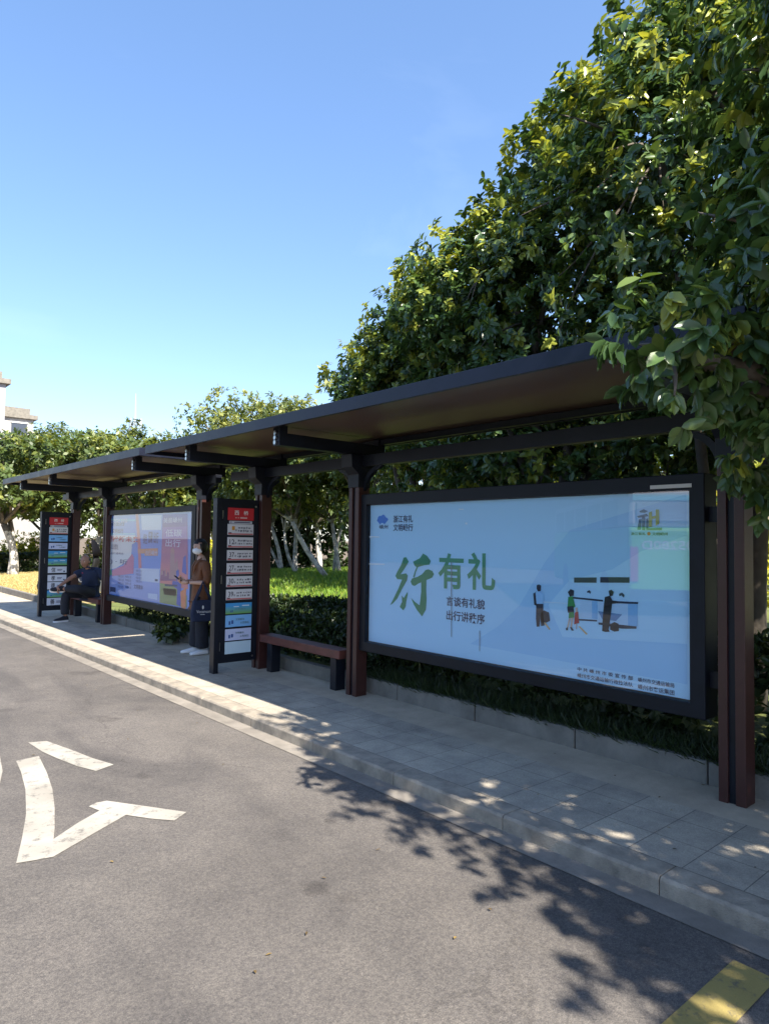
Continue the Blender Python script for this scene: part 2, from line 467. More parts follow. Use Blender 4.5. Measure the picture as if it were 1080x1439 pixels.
# ------------------------------------------------------------------ mesh building
class MB:
    def __init__(s):
        s.v, s.f, s.mi, s.mats, s.cur = [], [], [], [], 0

    def use(s, m):
        if m not in s.mats:
            s.mats.append(m)
        s.cur = s.mats.index(m)
        return s

    def add(s, vs, fs):
        o = len(s.v)
        s.v += [tuple(q) for q in vs]
        for f in fs:
            s.f.append(tuple(i+o for i in f)); s.mi.append(s.cur)
        return s

    def box(s, x0, x1, y0, y1, z0, z1):
        v = [(x, y, z) for z in (z0, z1) for y in (y0, y1) for x in (x0, x1)]
        return s.add(v, [(0, 2, 3, 1), (4, 5, 7, 6), (0, 1, 5, 4), (2, 6, 7, 3), (0, 4, 6, 2), (1, 3, 7, 5)])

    def prism(s, pts, axis, a, b):
        """polygon pts (2-D) extruded along axis from a to b"""
        n = len(pts)
        def P(p, t):
            return {'x': (t, p[0], p[1]), 'y': (p[0], t, p[1]), 'z': (p[0], p[1], t)}[axis]
        v = [P(p, a) for p in pts]+[P(p, b) for p in pts]
        f = [tuple(range(n))[::-1], tuple(range(n, 2*n))]
        f += [(i, (i+1) % n, n+(i+1) % n, n+i) for i in range(n)]
        return s.add(v, f)

    def ring(s, axis, a, b, o, i):
        """rectangular frame: outer (u0, u1, v0, v1) and inner rectangle, extruded along axis from a to b"""
        def P(u, v, t):
            return {'x': (t, u, v), 'y': (u, t, v), 'z': (u, v, t)}[axis]
        v = []
        for t in (a, b):
            for r in (o, i):
                v += [P(r[0], r[2], t), P(r[1], r[2], t), P(r[1], r[3], t), P(r[0], r[3], t)]
        f = []
        for k in range(4):
            n = (k+1) % 4
            f += [(k, n, 4+n, 4+k), (8+k, 12+k, 12+n, 8+n), (k, 8+k, 8+n, n), (4+k, 4+n, 12+n, 12+k)]
        return s.add(v, f)

    def tube(s, pts, rad, n=8, cap=True, squash=None):
        pts = [Vector(p) for p in pts]
        rad = rad if isinstance(rad, (list, tuple)) else [rad]*len(pts)
        rings = []
        ref = None
        for i, p in enumerate(pts):
            d = (pts[min(i+1, len(pts)-1)]-pts[max(i-1, 0)]).normalized()
            if ref is None:
                ref = Vector((1, 0, 0)) if abs(d.x) < .8 else Vector((0, 1, 0))
            a = (ref - d*ref.dot(d)).normalized()
            b = d.cross(a)
            ref = a
            rings.append([p+(a*math.cos(2*math.pi*k/n)+b*math.sin(2*math.pi*k/n))*rad[i] for k in range(n)])
        v = [q for r in rings for q in r]
        f = []
        for i in range(len(pts)-1):
            for k in range(n):
                f.append((i*n+k, i*n+(k+1) % n, (i+1)*n+(k+1) % n, (i+1)*n+k))
        if cap:
            f.append(tuple(range(n))[::-1])
            f.append(tuple(range((len(pts)-1)*n, len(pts)*n)))
        return s.add(v, f)

    def loft(s, rings, cap=True):
        n = len(rings[0])
        v = [q for r in rings for q in r]
        f = []
        for i in range(len(rings)-1):
            for k in range(n):
                f.append((i*n+k, i*n+(k+1) % n, (i+1)*n+(k+1) % n, (i+1)*n+k))
        if cap:
            f.append(tuple(range(n))[::-1]); f.append(tuple(range((len(rings)-1)*n, len(rings)*n)))
        return s.add(v, f)

    def ball(s, c, r, nu=16, nv=10, keep=None, fn=None):
        c = Vector(c)
        v, f, idx = [], [], {}
        for j in range(nv+1):
            for i in range(nu):
                th = math.pi*j/nv; ph = 2*math.pi*i/nu
                q = Vector((math.sin(th)*math.cos(ph), math.sin(th)*math.sin(ph), math.cos(th)))
                q = Vector((q.x*r[0], q.y*r[1], q.z*r[2]))
                if fn:
                    q = fn(q)
                v.append(c+q)
        for j in range(nv):
            for i in range(nu):
                a, b, d, e = j*nu+i, j*nu+(i+1) % nu, (j+1)*nu+(i+1) % nu, (j+1)*nu+i
                if keep:
                    m = (v[a]+v[b]+v[d]+v[e])/4-c
                    if not keep(m):
                        continue
                if j == 0:
                    f.append((a, e, d))
                elif j == nv-1:
                    f.append((a, e, b))
                else:
                    f.append((a, e, d, b))
        return s.add(v, f)

    def mesh(s, me, M4=None):
        vs = [(M4 @ v.co if M4 else v.co) for v in me.vertices]
        return s.add(vs, [tuple(p.vertices) for p in me.polygons])

    def xf(s, M4):
        s.v = [tuple(M4 @ Vector(q)) for q in s.v]
        return s

    def build(s, name, m, parent=None, smooth=False, bevel=0.0, world=True):
        off = Vector((0, 0, 0))
        if parent is not None and world:
            p = parent
            while p:
                off += p.location; p = p.parent
        me = bpy.data.meshes.new(name)
        me.from_pydata([tuple(Vector(q)-off) for q in s.v], [], s.f)
        for q in (s.mats or [m]):
            me.materials.append(q)
        if s.mats:
            me.polygons.foreach_set('material_index', s.mi)
        if smooth:
            me.polygons.foreach_set('use_smooth', [True]*len(me.polygons))
        me.update()
        o = bpy.data.objects.new(name, me)
        COL.objects.link(o)
        o.parent = parent
        if bevel:
            b = o.modifiers.new('bevel', 'BEVEL'); b.width = bevel; b.segments = 2; b.limit_method = 'ANGLE'
        return o


def thing(name, loc, label, cat, group=None):
    o = bpy.data.objects.new(name, None)
    o.empty_display_size = .2
    o.location = loc
    COL.objects.link(o)
    return tag(o, label, cat, group)


def tag(o, label, cat, group=None, kind=None):
    o['label'] = label
    o['category'] = cat
    if group:
        o['group'] = group
    if kind:
        o['kind'] = kind
    return o


def struct(o):
    o['kind'] = 'structure'
    return o


def copy_tree(o, parent=None):
    c = o.copy()
    COL.objects.link(c)
    c.parent = parent
    for ch in list(o.children):
        copy_tree(ch, c)
    return c


_tc = {}


def glyphs(s, bold=0.0):
    """vertices and faces of a line of lettering, bounding box normalised to 0..1"""
    k = (s, bold)
    if k not in _tc:
        c = bpy.data.curves.new('lettering', 'FONT')
        c.body = s; c.resolution_u = 3
        c.offset = bold
        o = bpy.data.objects.new('lettering', c)
        COL.objects.link(o)
        dg = bpy.context.evaluated_depsgraph_get()
        me = bpy.data.meshes.new_from_object(o.evaluated_get(dg))
        a = np.array([v.co[:2] for v in me.vertices]); fs = [tuple(p.vertices) for p in me.polygons]
        bpy.data.objects.remove(o); bpy.data.curves.remove(c); bpy.data.meshes.remove(me)
        a = (a-a.min(0))/np.maximum(a.max(0)-a.min(0), 1e-6)
        _tc[k] = (a, fs)
    return _tc[k]


def join_children(o):
    """prints are part of the sheet they are printed on: one mesh, one material per ink"""
    me = o.data
    bm = bmesh.new(); bm.from_mesh(me)
    mats = list(me.materials)
    for c in list(o.children):
        off = len(mats)
        cm = c.data
        vs = [bm.verts.new(v.co) for v in cm.vertices]
        for p in cm.polygons:
            try:
                f = bm.faces.new([vs[i] for i in p.vertices]); f.material_index = off+p.material_index
            except ValueError:
                pass
        mats += list(cm.materials)
        bpy.data.objects.remove(c); bpy.data.meshes.remove(cm)
    bm.to_mesh(me); bm.free()
    for q in mats[len(me.materials):]:
        me.materials.append(q)


class Sheet:
    """flat art on a vertical panel. kind 'road': faces -x, u runs to -y. kind 'cross': faces -y, u runs to +x"""
    def __init__(s, kind, depth):
        s.kind, s.depth, s.layer = kind, depth, 0

    def P(s, u, z, lay):
        d = s.depth-.0016*lay
        return (d, -u, z) if s.kind == 'road' else (u, d, z)

    def px(s, px, py):
        if s.kind == 'road':
            q = onx(px, py, s.depth); return (-q.y, q.z)
        q = ony(px, py, s.depth); return (q.x, q.z)

    def poly(s, mb, pts, lay=1):
        return mb.add([s.P(u, z, lay) for u, z in pts], [tuple(range(len(pts)))])

    def rect(s, mb, u0, u1, z0, z1, lay=1):
        return s.poly(mb, [(u0, z0), (u1, z0), (u1, z1), (u0, z1)], lay)

    def disc(s, mb, u, z, ru, rz, lay=1, n=20):
        return s.poly(mb, [(u+ru*math.cos(2*math.pi*k/n), z+rz*math.sin(2*math.pi*k/n)) for k in range(n)], lay)

    def text(s, mb, t, u0, u1, z0, z1, lay=2, bold=0.0, mirror=False):
        a, fs = glyphs(t, bold)
        vs = []
        for q in a:
            x = 1-q[0] if mirror else q[0]
            vs.append(s.P(u0+(u1-u0)*x, z0+(z1-z0)*q[1], lay))
        return mb.add(vs, fs)

    def pxpoly(s, mb, pts, lay=1):
        return s.poly(mb, [s.px(*p) for p in pts], lay)


# ------------------------------------------------------------------ ground, road, pavement
def hmound(x, y):
    def ss(t):
        t = min(1, max(0, t)); return t*t*(3-2*t)
    return .22 + .50*ss((x-6.0)/6.0)*ss((25.0-y)/8.0)


def sheet(name, m, x0, x1, y0, y1, z, nx=1, ny=1, fn=None):
    mb = MB()
    vs, fs = [], []
    for j in range(ny+1):
        for i in range(nx+1):
            x = x0+(x1-x0)*i/nx; y = y0+(y1-y0)*j/ny
            vs.append((x, y, fn(x, y) if fn else z))
    for j in range(ny):
        for i in range(nx):
            a = j*(nx+1)+i
            fs.append((a, a+1, a+nx+2, a+nx+1))
    mb.add(vs, fs)
    return mb.build(name, m, smooth=bool(fn))


struct(sheet('ground', M['ground'], -900, 900, -900, 900, -.02))
struct(sheet('road', M['asphalt'], -30, 3.16, -40, 70, RZ))
struct(sheet('gutter', M['gutter'], 3.015, 3.16, -40, 70, RZ+.004))
struct(sheet('pavement', M['paving'], 3.33, 4.12, -40, 60, PV))
struct(sheet('pavement_border', M['band'], 4.12, 4.60, -40, 60, PV))
struct(sheet('lawn', M['turf'], 4.70, 30, -12, 30, 0, 52, 84, hmound))
struct(sheet('dry_lawn', M['dry'], 4.70, 9.5, 15.6, 33.5, 0, 16, 40, lambda x, y: hmound(x, y)+.012+.05*max(0, min(1, (y-17)/10))))
mb = MB()
y = 2.53-.93*10
while y < 46:
    mb.prism([(3.16, -.01), (3.16, PV-.012), (3.172, PV+.002), (3.327, PV+.002), (3.327, -.01)], 'y', y, y+.926)
    y += .93
kerb = struct(mb.build('kerb', M['granite'], bevel=.004))
mb = MB()
y = -6
rnd = random.Random(3)
while y < 40:
    h = .285+rnd.uniform(-.006, .006)
    mb.box(4.60+rnd.uniform(-.004, .004), 4.70, y, y+.99, .05, h)
    y += 1.0
tag(mb.build('garden_kerb', M['concrete'], bevel=.008), 'low grey concrete edging running behind the shelters along the planting', 'kerb edging')

# road lettering (the two visible strokes of a bus-lane character) and bay dash
def flat(name, pxs, m, z=RZ+.004):
    mb = MB()
    for pts in pxs:
        q = [onz(px, py, RZ) for px, py in pts]
        mb.add([(p.x, p.y, z) for p in q], [tuple(range(len(q)))])
    return mb.build(name, m)


tag(flat('road_marking', [
    [(40, 1044), (66, 1042), (105, 1056), (130, 1066), (160, 1075), (135, 1084), (108, 1077), (80, 1066), (60, 1057)]], M['roadwhite']),
    'short worn white painted bar on the asphalt, beyond the hooked stroke', 'road marking', 'strokes of the white character painted on the road')
tag(flat('road_marking', [
    [(23, 1070), (55, 1063), (66, 1086), (74, 1110), (77, 1135), (77, 1165), (75.5, 1180), (110, 1157), (140, 1140), (125, 1134), (135, 1129), (150, 1126), (200, 1133),
     (262, 1142), (245, 1154), (210, 1151), (177, 1146), (125, 1176), (75, 1205), (48, 1210), (23, 1214), (31, 1180), (37, 1145), (36, 1110), (30, 1086)]], M['roadwhite']),
    'large worn white painted hooked stroke on the asphalt', 'road marking', 'strokes of the white character painted on the road')
tag(flat('road_marking', [[(-30, 1030), (0, 1062), (4, 1084), (0, 1102), (-40, 1150), (-52, 1140), (-18, 1090)]], M['roadwhite']),
    'white painted stroke cut off by the left edge of the photo', 'road marking', 'strokes of the white character painted on the road')
tag(flat('bay_dash', [[(1030, 1350), (1090, 1378), (985, 1490), (880, 1484)]], M['roadyellow']),
    'worn yellow painted dash on the shaded asphalt in the near corner', 'road marking')

# ------------------------------------------------------------------ bus shelters
def make_shelter():
    r = thing('bus_shelter', (4.44, 1.75, PV),
              'near dark flat-roofed bus shelter standing over the big pale blue billboard', 'bus shelter', 'dark flat-roofed bus shelters')
    Y0, Y1, X0, X1 = 1.25, 8.17, 3.30, 4.86
    ys = (1.75, 5.43, 7.28)
    # roof: underside panels with open joints, top sheet
    roof = MB().box(X0+.03, X1-.03, Y0+.03, Y1-.03, 2.780, 2.812).build('roof', M['navy'], r)
    cuts = [Y0+.03]+[q for q in ys]+[Y1-.03]
    for a, b in zip(cuts[:-1], cuts[1:]):
        MB().box(X0+.031, X1-.031, a+.004, b-.004, 2.762, 2.776).build('soffit_panel', M['soffit'], roof)
    MB().ring('z', 2.715, 2.815, (X0, X1, Y0, Y1), (X0+.03, X1-.03, Y0+.03, Y1-.03)).build('fascia', M['fascia'], roof, bevel=.003)
    for y in ys:
        mb = MB()
        mb.prism([(4.365, y-.082), (4.505, y-.082), (4.505, y-.022), (4.47, y-.022), (4.47, y+.022), (4.505, y+.022), (4.505, y+.078), (4.365, y+.078), (4.365, y+.022), (4.40, y+.022), (4.40, y-.022), (4.365, y-.022)], 'z', PV, 2.24)
        p = mb.build('post', M['redpost'], r, bevel=.004)
        MB().box(4.386, 4.3995, y-.0218, y+.0218, PV, 2.235).build('post_channel', M['navy'], p)
        mb = MB()
        mb.prism([(4.355, 2.235), (4.515, 2.235), (4.515, 2.33), (4.60, 2.40), (4.62, 2.57), (4.26, 2.57), (4.27, 2.44), (4.355, 2.37)], 'y', y-.085, y+.085)
        mb.build('capital', M['navy'], p, bevel=.005)
        mb = MB()
        mb.prism([(3.43, 2.572), (4.73, 2.572), (4.73, 2.758), (4.64, 2.758), (4.64, 2.69), (3.52, 2.69), (3.52, 2.758), (3.43, 2.758)], 'y', y-.055, y+.055)
        br = mb.build('bracket', M['navy'], r, bevel=.004)
        for zz in (2.60, 2.645, 2.69):
            MB().tube([(3.41, y, zz), (3.4295, y, zz)], .02, 10).build('bracket_bolt', M['steel'], br)
    # beam along the posts with curved knee braces
    for a, b in ((Y0+.1, ys[0]-.087), (ys[0]+.087, ys[1]-.087), (ys[1]+.087, ys[2]-.087), (ys[2]+.087, Y1-.12)):
        MB().box(4.40, 4.49, a, b, 2.45, 2.565).build('beam', M['navy'], r, bevel=.004)
    mb = MB()
    mb.box(4.66, 4.72, Y0+.05, Y1-.05, 2.70, 2.755)
    mb.build('rear_purlin', M['navy'], r)
    for y in ys:
        for s in (-1, 1):
            pts = []
            for k in range(9):
                t = k/8*math.pi/2
                pts.append((y+s*(.075+.24*(1-math.cos(t))), 2.24+.21*math.sin(t)))
            inn = [(a+s*.035, b-.03) for a, b in pts]
            inn[0] = (pts[0][0], pts[0][1]-.045)
            inn[-1] = (pts[-1][0]+s*.05, pts[-1][1])
            mb = MB()
            mb.prism(pts+inn[::-1], 'x', 4.425, 4.465)
            mb.build('knee_brace', M['navy'], r)
    return r


shelter = make_shelter()
shelter2 = copy_tree(shelter)
shelter2.location.y += 7.1
shelter2['label'] = 'far dark flat-roofed bus shelter over the seated man and the colourful poster'


# ------------------------------------------------------------------ billboards
def make_billboard(loc_y, y0, y1, z0, z1, iy0, iy1, iz0, iz1, label):
    r = thing('billboard', (4.5, (y0+y1)/2, PV), label, 'billboard', 'framed advertising billboards')
    mb = MB()
    xf, xb = 4.40, 4.585
    mb.ring('x', xf, xb, (y0, y1, z0, z1), (iy0, iy1, iz0, iz1))
    f = mb.build('frame', M['frame'], r, bevel=.006)
    mb = MB()
    mb.box(4.465, 4.58, iy0, iy1, iz0, iz1)
    mb.build('back_panel', M['navy'], r)
    for z in (.85, 1.9):
        for ya, yb in ((y0-.09, y0-.001), (y1+.001, y1+.05)):
            MB().box(4.46, 4.50, ya, yb, z-.05, z+.05).build('mounting_lug', M['navy'], r)
    return r


DX = 4.455
bb = make_billboard(0, 1.92, 5.36, .60, 2.165, 2.02, 5.27, .695, 2.06,
                    'large billboard with pale blue poster and big green calligraphy under the near shelter')
sh = Sheet('road', DX)
U0, U1 = -5.27, -2.02
mb = MB(); sh.rect(mb, U0+.004, U1-.004, .70, 2.055, 0)
PALE = two_tone('print_pale_blue', (.46, .74, .92), (.42, .68, .90), 'Y', -1.6, 1.6)
poster = mb.build('poster', PALE, bb)
# large soft diagonal shapes printed in the ground
mb = MB()
sh.pxpoly(mb, [(964, 694), (800, 745), (765, 790), (730, 850), (700, 880), (660, 905), (965, 962)], .3)
mb.build('blue_wave', ink('wave', (.36, .63, .87)), poster)
mb = MB()
sh.pxpoly(mb, [(965, 752), (900, 775), (860, 800), (800, 815), (770, 850), (790, 895), (965, 905)], .6)
mb.build('pale_wave', ink('pale_wave', (.46, .73, .92)), poster)


def zp(L, ox=500, oy=680, s=4.5):
    return [(ox+a/s, oy+b/s) for a, b in L]


mb = MB()
for L in ([(303, 466), (318, 463), (334, 492), (308, 535), (283, 572), (318, 566), (328, 580), (322, 612), (290, 668), (262, 725), (235, 755), (217, 767),
           (240, 722), (272, 655), (292, 605), (262, 602), (250, 582), (262, 555), (285, 515)],
          [(290, 705), (303, 722), (326, 683), (328, 700), (318, 745), (315, 775), (300, 800), (278, 778), (292, 745)],
          [(362, 492), (405, 470), (425, 440), (450, 455), (473, 488), (465, 510), (430, 515), (385, 528), (370, 515)],
          [(440, 545), (458, 540), (482, 550), (494, 570), (482, 592), (446, 608), (444, 665), (447, 735), (442, 795), (418, 838), (388, 800), (365, 760), (350, 722),
           (375, 748), (403, 768), (408, 730), (413, 680), (413, 622), (392, 632), (372, 645), (356, 640), (346, 618), (356, 598), (390, 588), (420, 570)],
          [(384, 526), (393, 526), (378, 560), (370, 592), (362, 590), (372, 555)]):
    sh.pxpoly(mb, zp(L), 2)
mb.build('calligraphy', ink('leaf_green', (.022, .22, .10)), poster)


def ptext(sheet, mb, t, l, r, lay=2, bold=0.0):
    """fit text between the left and right pixel columns; l=(x, ytop, ybot)"""
    a = sheet.px(l[0], l[2]); b = sheet.px(l[0], l[1]); c = sheet.px(r, l[2])
    sheet.text(mb, t, a[0], c[0], a[1], b[1], lay, bold)


mb = MB()
ptext(sh, mb, '有', (615.5, 777, 826), 651, 2, .022)
ptext(sh, mb, '礼', (656, 776, 828), 695.5, 2, .022)
mb.build('green_lettering', ink('mid_green', (.05, .27, .13)), poster)
mb = MB()
ptext(sh, mb, '言谈有礼貌', (627, 837.5, 851), 681, 2, .016)
ptext(sh, mb, '出行讲秩序', (627, 857, 871), 681, 2, .016)
ptext(sh, mb, '浙江有礼', (552.5, 724.5, 734.5), 580, 2, .02)
ptext(sh, mb, '文明嵊行', (552.5, 736.5, 746.5), 580, 2, .02)
ptext(sh, mb, '中 共 嵊 州 市 委 宣 传 部', (811, 937, 942.5), 889, 2, .012)
ptext(sh, mb, '嵊州市交通运输行政执法队', (811, 945.5, 951.5), 889, 2, .012)
ptext(sh, mb, '嵊州市交通运输局', (896, 951.5, 958), 947, 2, .012)
ptext(sh, mb, '嵊州市客运集团', (896, 961, 968), 947, 2, .012)
ptext(sh, mb, '浙江有礼', (886.5, 748, 752), 907, 4, .015)
ptext(sh, mb, '文明嵊州', (916, 748, 752.5), 938, 4, .015)
mb.build('dark_lettering', ink('navy', (.012, .03, .09)), poster)
# fan emblem with small script
mb = MB()
c0 = sh.px(537, 744)
fan = []
for k in range(13):
    t = math.radians(36+108*k/12)
    rr = .122+.006*math.cos(9*t)
    fan.append((c0[0]+rr*math.cos(t)*.86, c0[1]+.02+rr*math.sin(t)))
inner = [(c0[0]+.040*math.cos(math.radians(a)), c0[1]+.028+.036*math.sin(math.radians(a))) for a in range(144, 35, -18)]
sh.poly(mb, fan+inner, 2)
mb.build('fan_emblem', ink('fan', (.02, .17, .60)), poster)
mb = MB()
ptext(sh, mb, '嵊州', (533, 737.5, 743.5), 545, 2, .01)
mb.build('emblem_lettering', ink('navy2', (.02, .05, .12)), poster)
# stylised character emblem at the top right
mb = MB()
T = [(740+a/4.154, 680+b/4.154) for a, b in [(655, 160), (680, 148), (705, 160), (700, 172), (650, 180)]]
for L in ([(656, 160), (682, 148), (706, 160), (690, 168), (664, 168)], [(643, 188), (700, 174), (708, 188), (650, 198)],
          [(672, 190), (690, 190), (690, 270), (672, 270)], [(655, 205), (668, 205), (664, 268), (645, 268)],
          [(697, 205), (708, 200), (708, 258), (788, 256), (788, 270), (697, 270)]):
    sh.pxpoly(mb, [(740+a/4.154, 680+b/4.154) for a, b in L], 3)
mb.build('emblem_strokes', ink('teal', (.02, .13, .20)), poster)
mb = MB()
for L in ([(712, 168), (730, 160), (730, 250), (712, 250)], [(752, 150), (772, 150), (772, 232), (752, 246)], [(730, 190), (752, 186), (752, 200), (730, 206)]):
    sh.pxpoly(mb, [(740+a/4.154, 680+b/4.154) for a, b in L], 3.5)
mb.build('emblem_accent', ink('olive', (.30, .36, .04)), poster)
mb = MB()
q = sh.px(911.5, 750); sh.disc(mb, q[0], q[1], .012, .012, 4)
mb.build('emblem_dot', ink('red', (.55, .04, .03)), poster)


def zq(L):
    return [(740+a/4.154, 680+b/4.154) for a, b in L]


def art(name, col, polys, lay=3):
    mb = MB()
    for L in polys:
        sh.pxpoly(mb, zq(L), lay)
    return mb.build(name, ink(name, col), poster)


art('display_board', (.02, .03, .045), [[(276, 547), (407, 546), (407, 577), (276, 576)], [(428, 544), (599, 545), (599, 577), (428, 576)]])
art('counter_top', (.02, .03, .06), [[(270, 659), (445, 677), (445, 687), (270, 669)], [(505, 683), (650, 690), (648, 701), (505, 696)],
                                     [(290, 787), (410, 794), (410, 803), (290, 796)], [(418, 808), (640, 832), (640, 845), (555, 845), (418, 820)]])
art('counter_front', (.24, .50, .78), [[(380, 683), (412, 684), (412, 790), (380, 786)], [(590, 700), (645, 702), (645, 830), (590, 832)]], 2)
art('counter_side', (.46, .66, .84), [[(418, 690), (590, 700), (590, 830), (418, 806)], [(310, 680), (380, 684), (380, 786), (310, 780)]], 1.6)
art('counter_shadow', (.12, .25, .45), [[(415, 742), (556, 762), (520, 800), (440, 790)]], 2.4)
DK = (.016, .020, .035)
art('traveller_trousers', DK, [[(55, 700), (96, 700), (96, 770), (104, 826), (84, 830), (78, 775), (74, 832), (58, 834), (54, 790)],
                               [(38, 640), (58, 628), (62, 712), (44, 706)], [(84, 752), (100, 738), (130, 750), (136, 800), (112, 810), (84, 806)],
                               [(58, 592), (72, 586), (84, 594), (82, 625), (66, 628), (58, 612)]], 3)
art('traveller_shirt', (.32, .58, .85), [[(52, 632), (80, 628), (100, 650), (98, 690), (92, 700), (58, 700)]], 3.6)
art('woman_dress', (.03, .26, .06), [[(242, 660), (268, 656), (284, 715), (272, 724), (278, 780), (244, 784), (248, 730), (238, 720)]], 3)
art('woman_hair', DK, [[(240, 632), (256, 614), (276, 622), (274, 652), (252, 658)], [(236, 716), (272, 712), (276, 748), (240, 752)],
                       [(228, 842), (240, 836), (240, 854), (230, 854)], [(252, 836), (262, 836), (276, 856), (262, 856)]], 3.4)
art('woman_legs', (.62, .45, .35), [[(246, 784), (256, 784), (242, 840), (234, 840)], [(260, 782), (272, 780), (264, 836), (254, 836)],
                                    [(284, 722), (296, 722), (298, 748), (284, 748)], [(288, 818), (294, 818), (292, 848), (286, 848)]], 2.8)
art('child_dress', (.42, .03, .03), [[(282, 750), (300, 746), (306, 812), (276, 820)]], 3.2)
art('man_coat', (.012, .012, .016), [[(456, 660), (486, 652), (500, 680), (530, 684), (530, 696), (498, 700), (490, 770), (478, 850), (484, 862), (460, 864), (440, 858), (444, 770), (450, 710)],
                                     [(478, 625), (494, 617), (508, 630), (502, 652), (484, 656)], [(488, 818), (512, 806), (536, 816), (538, 858), (512, 862), (486, 850)]], 3.6)
art('clerk_head', (.03, .04, .08), [[(352, 626), (366, 620), (374, 630), (370, 642), (362, 634), (352, 636)], [(538, 642), (556, 634), (570, 648), (566, 664), (552, 650), (540, 656)]], 3)
art('floor_line', (.70, .45, .20), [[(100, 812), (108, 808), (138, 848), (130, 852)], [(300, 832), (310, 830), (356, 876), (346, 880)]], 2.6)
art('barrier_tape', (.62, .78, .90), [[(95, 686), (320, 700), (320, 704), (95, 692)]], 2.2)
# scuffs and streaks on the print
mb = MB()
for L in ([(634.0, 790), (635.2, 790), (635, 895), (634.2, 895)], [(673.6, 886), (674.8, 886), (674.6, 915), (673.8, 915)]):
    sh.pxpoly(mb, L, 4.5)
mb.build('rust_streak', ink('streak', (.20, .22, .24)), poster)
mb = MB()
for L in ([(514, 753), (534, 754), (534, 755.4), (514, 754.6)], [(513, 791.5), (541, 792), (541, 793.6), (513, 793.2)], [(654, 734.5), (657, 734.5), (657, 737), (654, 737)],
          [(645, 715), (652, 715), (652, 716.4), (645, 716.4)], [(516, 755), (524, 755.5), (524, 756.3), (516, 756)]):
    sh.pxpoly(mb, L, 4.6)
mb.build('torn_edge', ink('tear', (.82, .86, .9)), poster)
mb = MB(); mb.box(4.428, 4.433, 2.016, 5.274, .691, 2.064)
mb.build('pane', M['glass'], bb)
mb = MB(); mb.box(4.396, 4.3995, 2.0, 2.28, 2.075, 2.10)
mb.build('corner_tape', ink('silver_tape', (.55, .54, .5), .4), bb)

join_children(poster)

# second billboard
bb2 = make_billboard(0, 9.03, 12.56, .57, 2.17, 9.16, 12.46, .672, 2.085,
                     'billboard with crowded pink, white and blue poster behind the standing woman')
s2 = Sheet('road', DX)


def art2(name, col, polys, lay=1, m=None):
    mb = MB()
    for L in polys:
        s2.pxpoly(mb, [(120+a/5.4, 680+b/5.4) for a, b in L], lay)
    return mb.build(name, m or ink(name, col), poster2)


mb = MB(); s2.rect(mb, -12.456, -9.164, .676, 2.081, 0)
poster2 = mb.build('poster', ink('sky_blue', (.17, .32, .78)), bb2)
art2('white_bubble', (.84, .82, .84), [[(148, 388), (380, 390), (385, 440), (355, 460), (350, 540), (300, 600), (230, 640), (146, 660)]], 1)
art2('pink_swoosh', (.66, .17, .36), [[(356, 530), (370, 560), (366, 680), (205, 700), (205, 655), (290, 620)]], 1)
art2('pink_stripe', (.75, .22, .26), [[(382, 224), (402, 224), (420, 440), (428, 640), (405, 640), (398, 440)]], 1.4)
art2('lower_panel', (.36, .44, .82), [[(146, 700), (370, 690), (370, 640), (570, 640), (565, 900), (146, 822)]], .6)
art2('cyan_band', (.25, .60, .80), [[(160, 262), (382, 268), (382, 284), (160, 280)], [(160, 372), (380, 374), (380, 386), (160, 386)]], 1.2)
art2('white_panels', (.70, .74, .90), [[(420, 640), (562, 648), (560, 752), (420, 736)], [(424, 240), (580, 236), (576, 350), (430, 350)]], .8)
art2('violet_panel', (.30, .12, .50), [[(590, 330), (772, 322), (772, 410), (590, 414)]], 1.3)
art2('skyline', (.32, .10, .22), [[(572, 720), (576, 690), (592, 690), (592, 660), (604, 660), (604, 700), (622, 700), (622, 672), (636, 672), (636, 720), (700, 724), (700, 650), (712, 650), (712, 735), (572, 735)]], 2.2)
art2('green_corner', (.18, .50, .30), [[(146, 650), (200, 650), (205, 690), (146, 700)]], 2)
art2('orange_box', (.72, .33, .22), [[(400, 494), (552, 488), (552, 545), (452, 545), (452, 528), (400, 528)]], 2)
art2('sunset_sky', None, [[(588, 232), (776, 226), (780, 800), (565, 760), (580, 500)]], 1,
     two_tone('print_sunset', (.78, .24, .24), (.09, .06, .42), 'Z', .95, 1.9))
art2('meadow', (.33, .38, .14), [[(566, 752), (690, 770), (772, 850), (770, 940), (565, 900)]], 2)
art2('orange_figure', (.85, .25, .10), [[(722, 820), (768, 780), (762, 950), (730, 940)], [(708, 700), (730, 690), (728, 745), (700, 740)]], 2.6)
art2('blue_figure', (.06, .10, .50), [[(690, 660), (710, 650), (716, 720), (730, 760), (724, 930), (694, 915), (700, 800), (660, 770), (664, 735), (694, 740)], [(745, 560), (765, 540), (770, 690), (735, 670)]], 2.4)
art2('city_outline', (.50, .26, .28), [[(572, 680), (585, 640), (598, 690), (606, 630), (616, 690), (628, 650), (640, 700), (650, 500), (662, 480), (676, 500), (680, 610), (690, 590), (700, 560), (712, 740), (568, 720)]], 1.6)
art2('white_card', (.62, .70, .90), [[(478, 830), (548, 836), (548, 880), (478, 868)], [(590, 790), (690, 800), (690, 850), (600, 840)]], 2)
art2('dark_icon', (.03, .05, .14), [[(190, 780), (232, 786), (232, 826), (222, 820), (198, 816), (190, 822)], [(530, 722), (552, 724), (552, 740), (530, 738)], [(605, 760), (700, 766), (700, 780), (606, 776)]], 2.5)


def t2(mb, t, l, r, lay=3, bold=.01):
    f = lambda a, b: (120+a/5.4, 680+b/5.4)
    p = f(l[0], l[1]); q = f(l[0], l[2]); e = f(r, l[2])
    ptext(s2, mb, t, (p[0], p[1], q[1]), e[0], lay, bold)


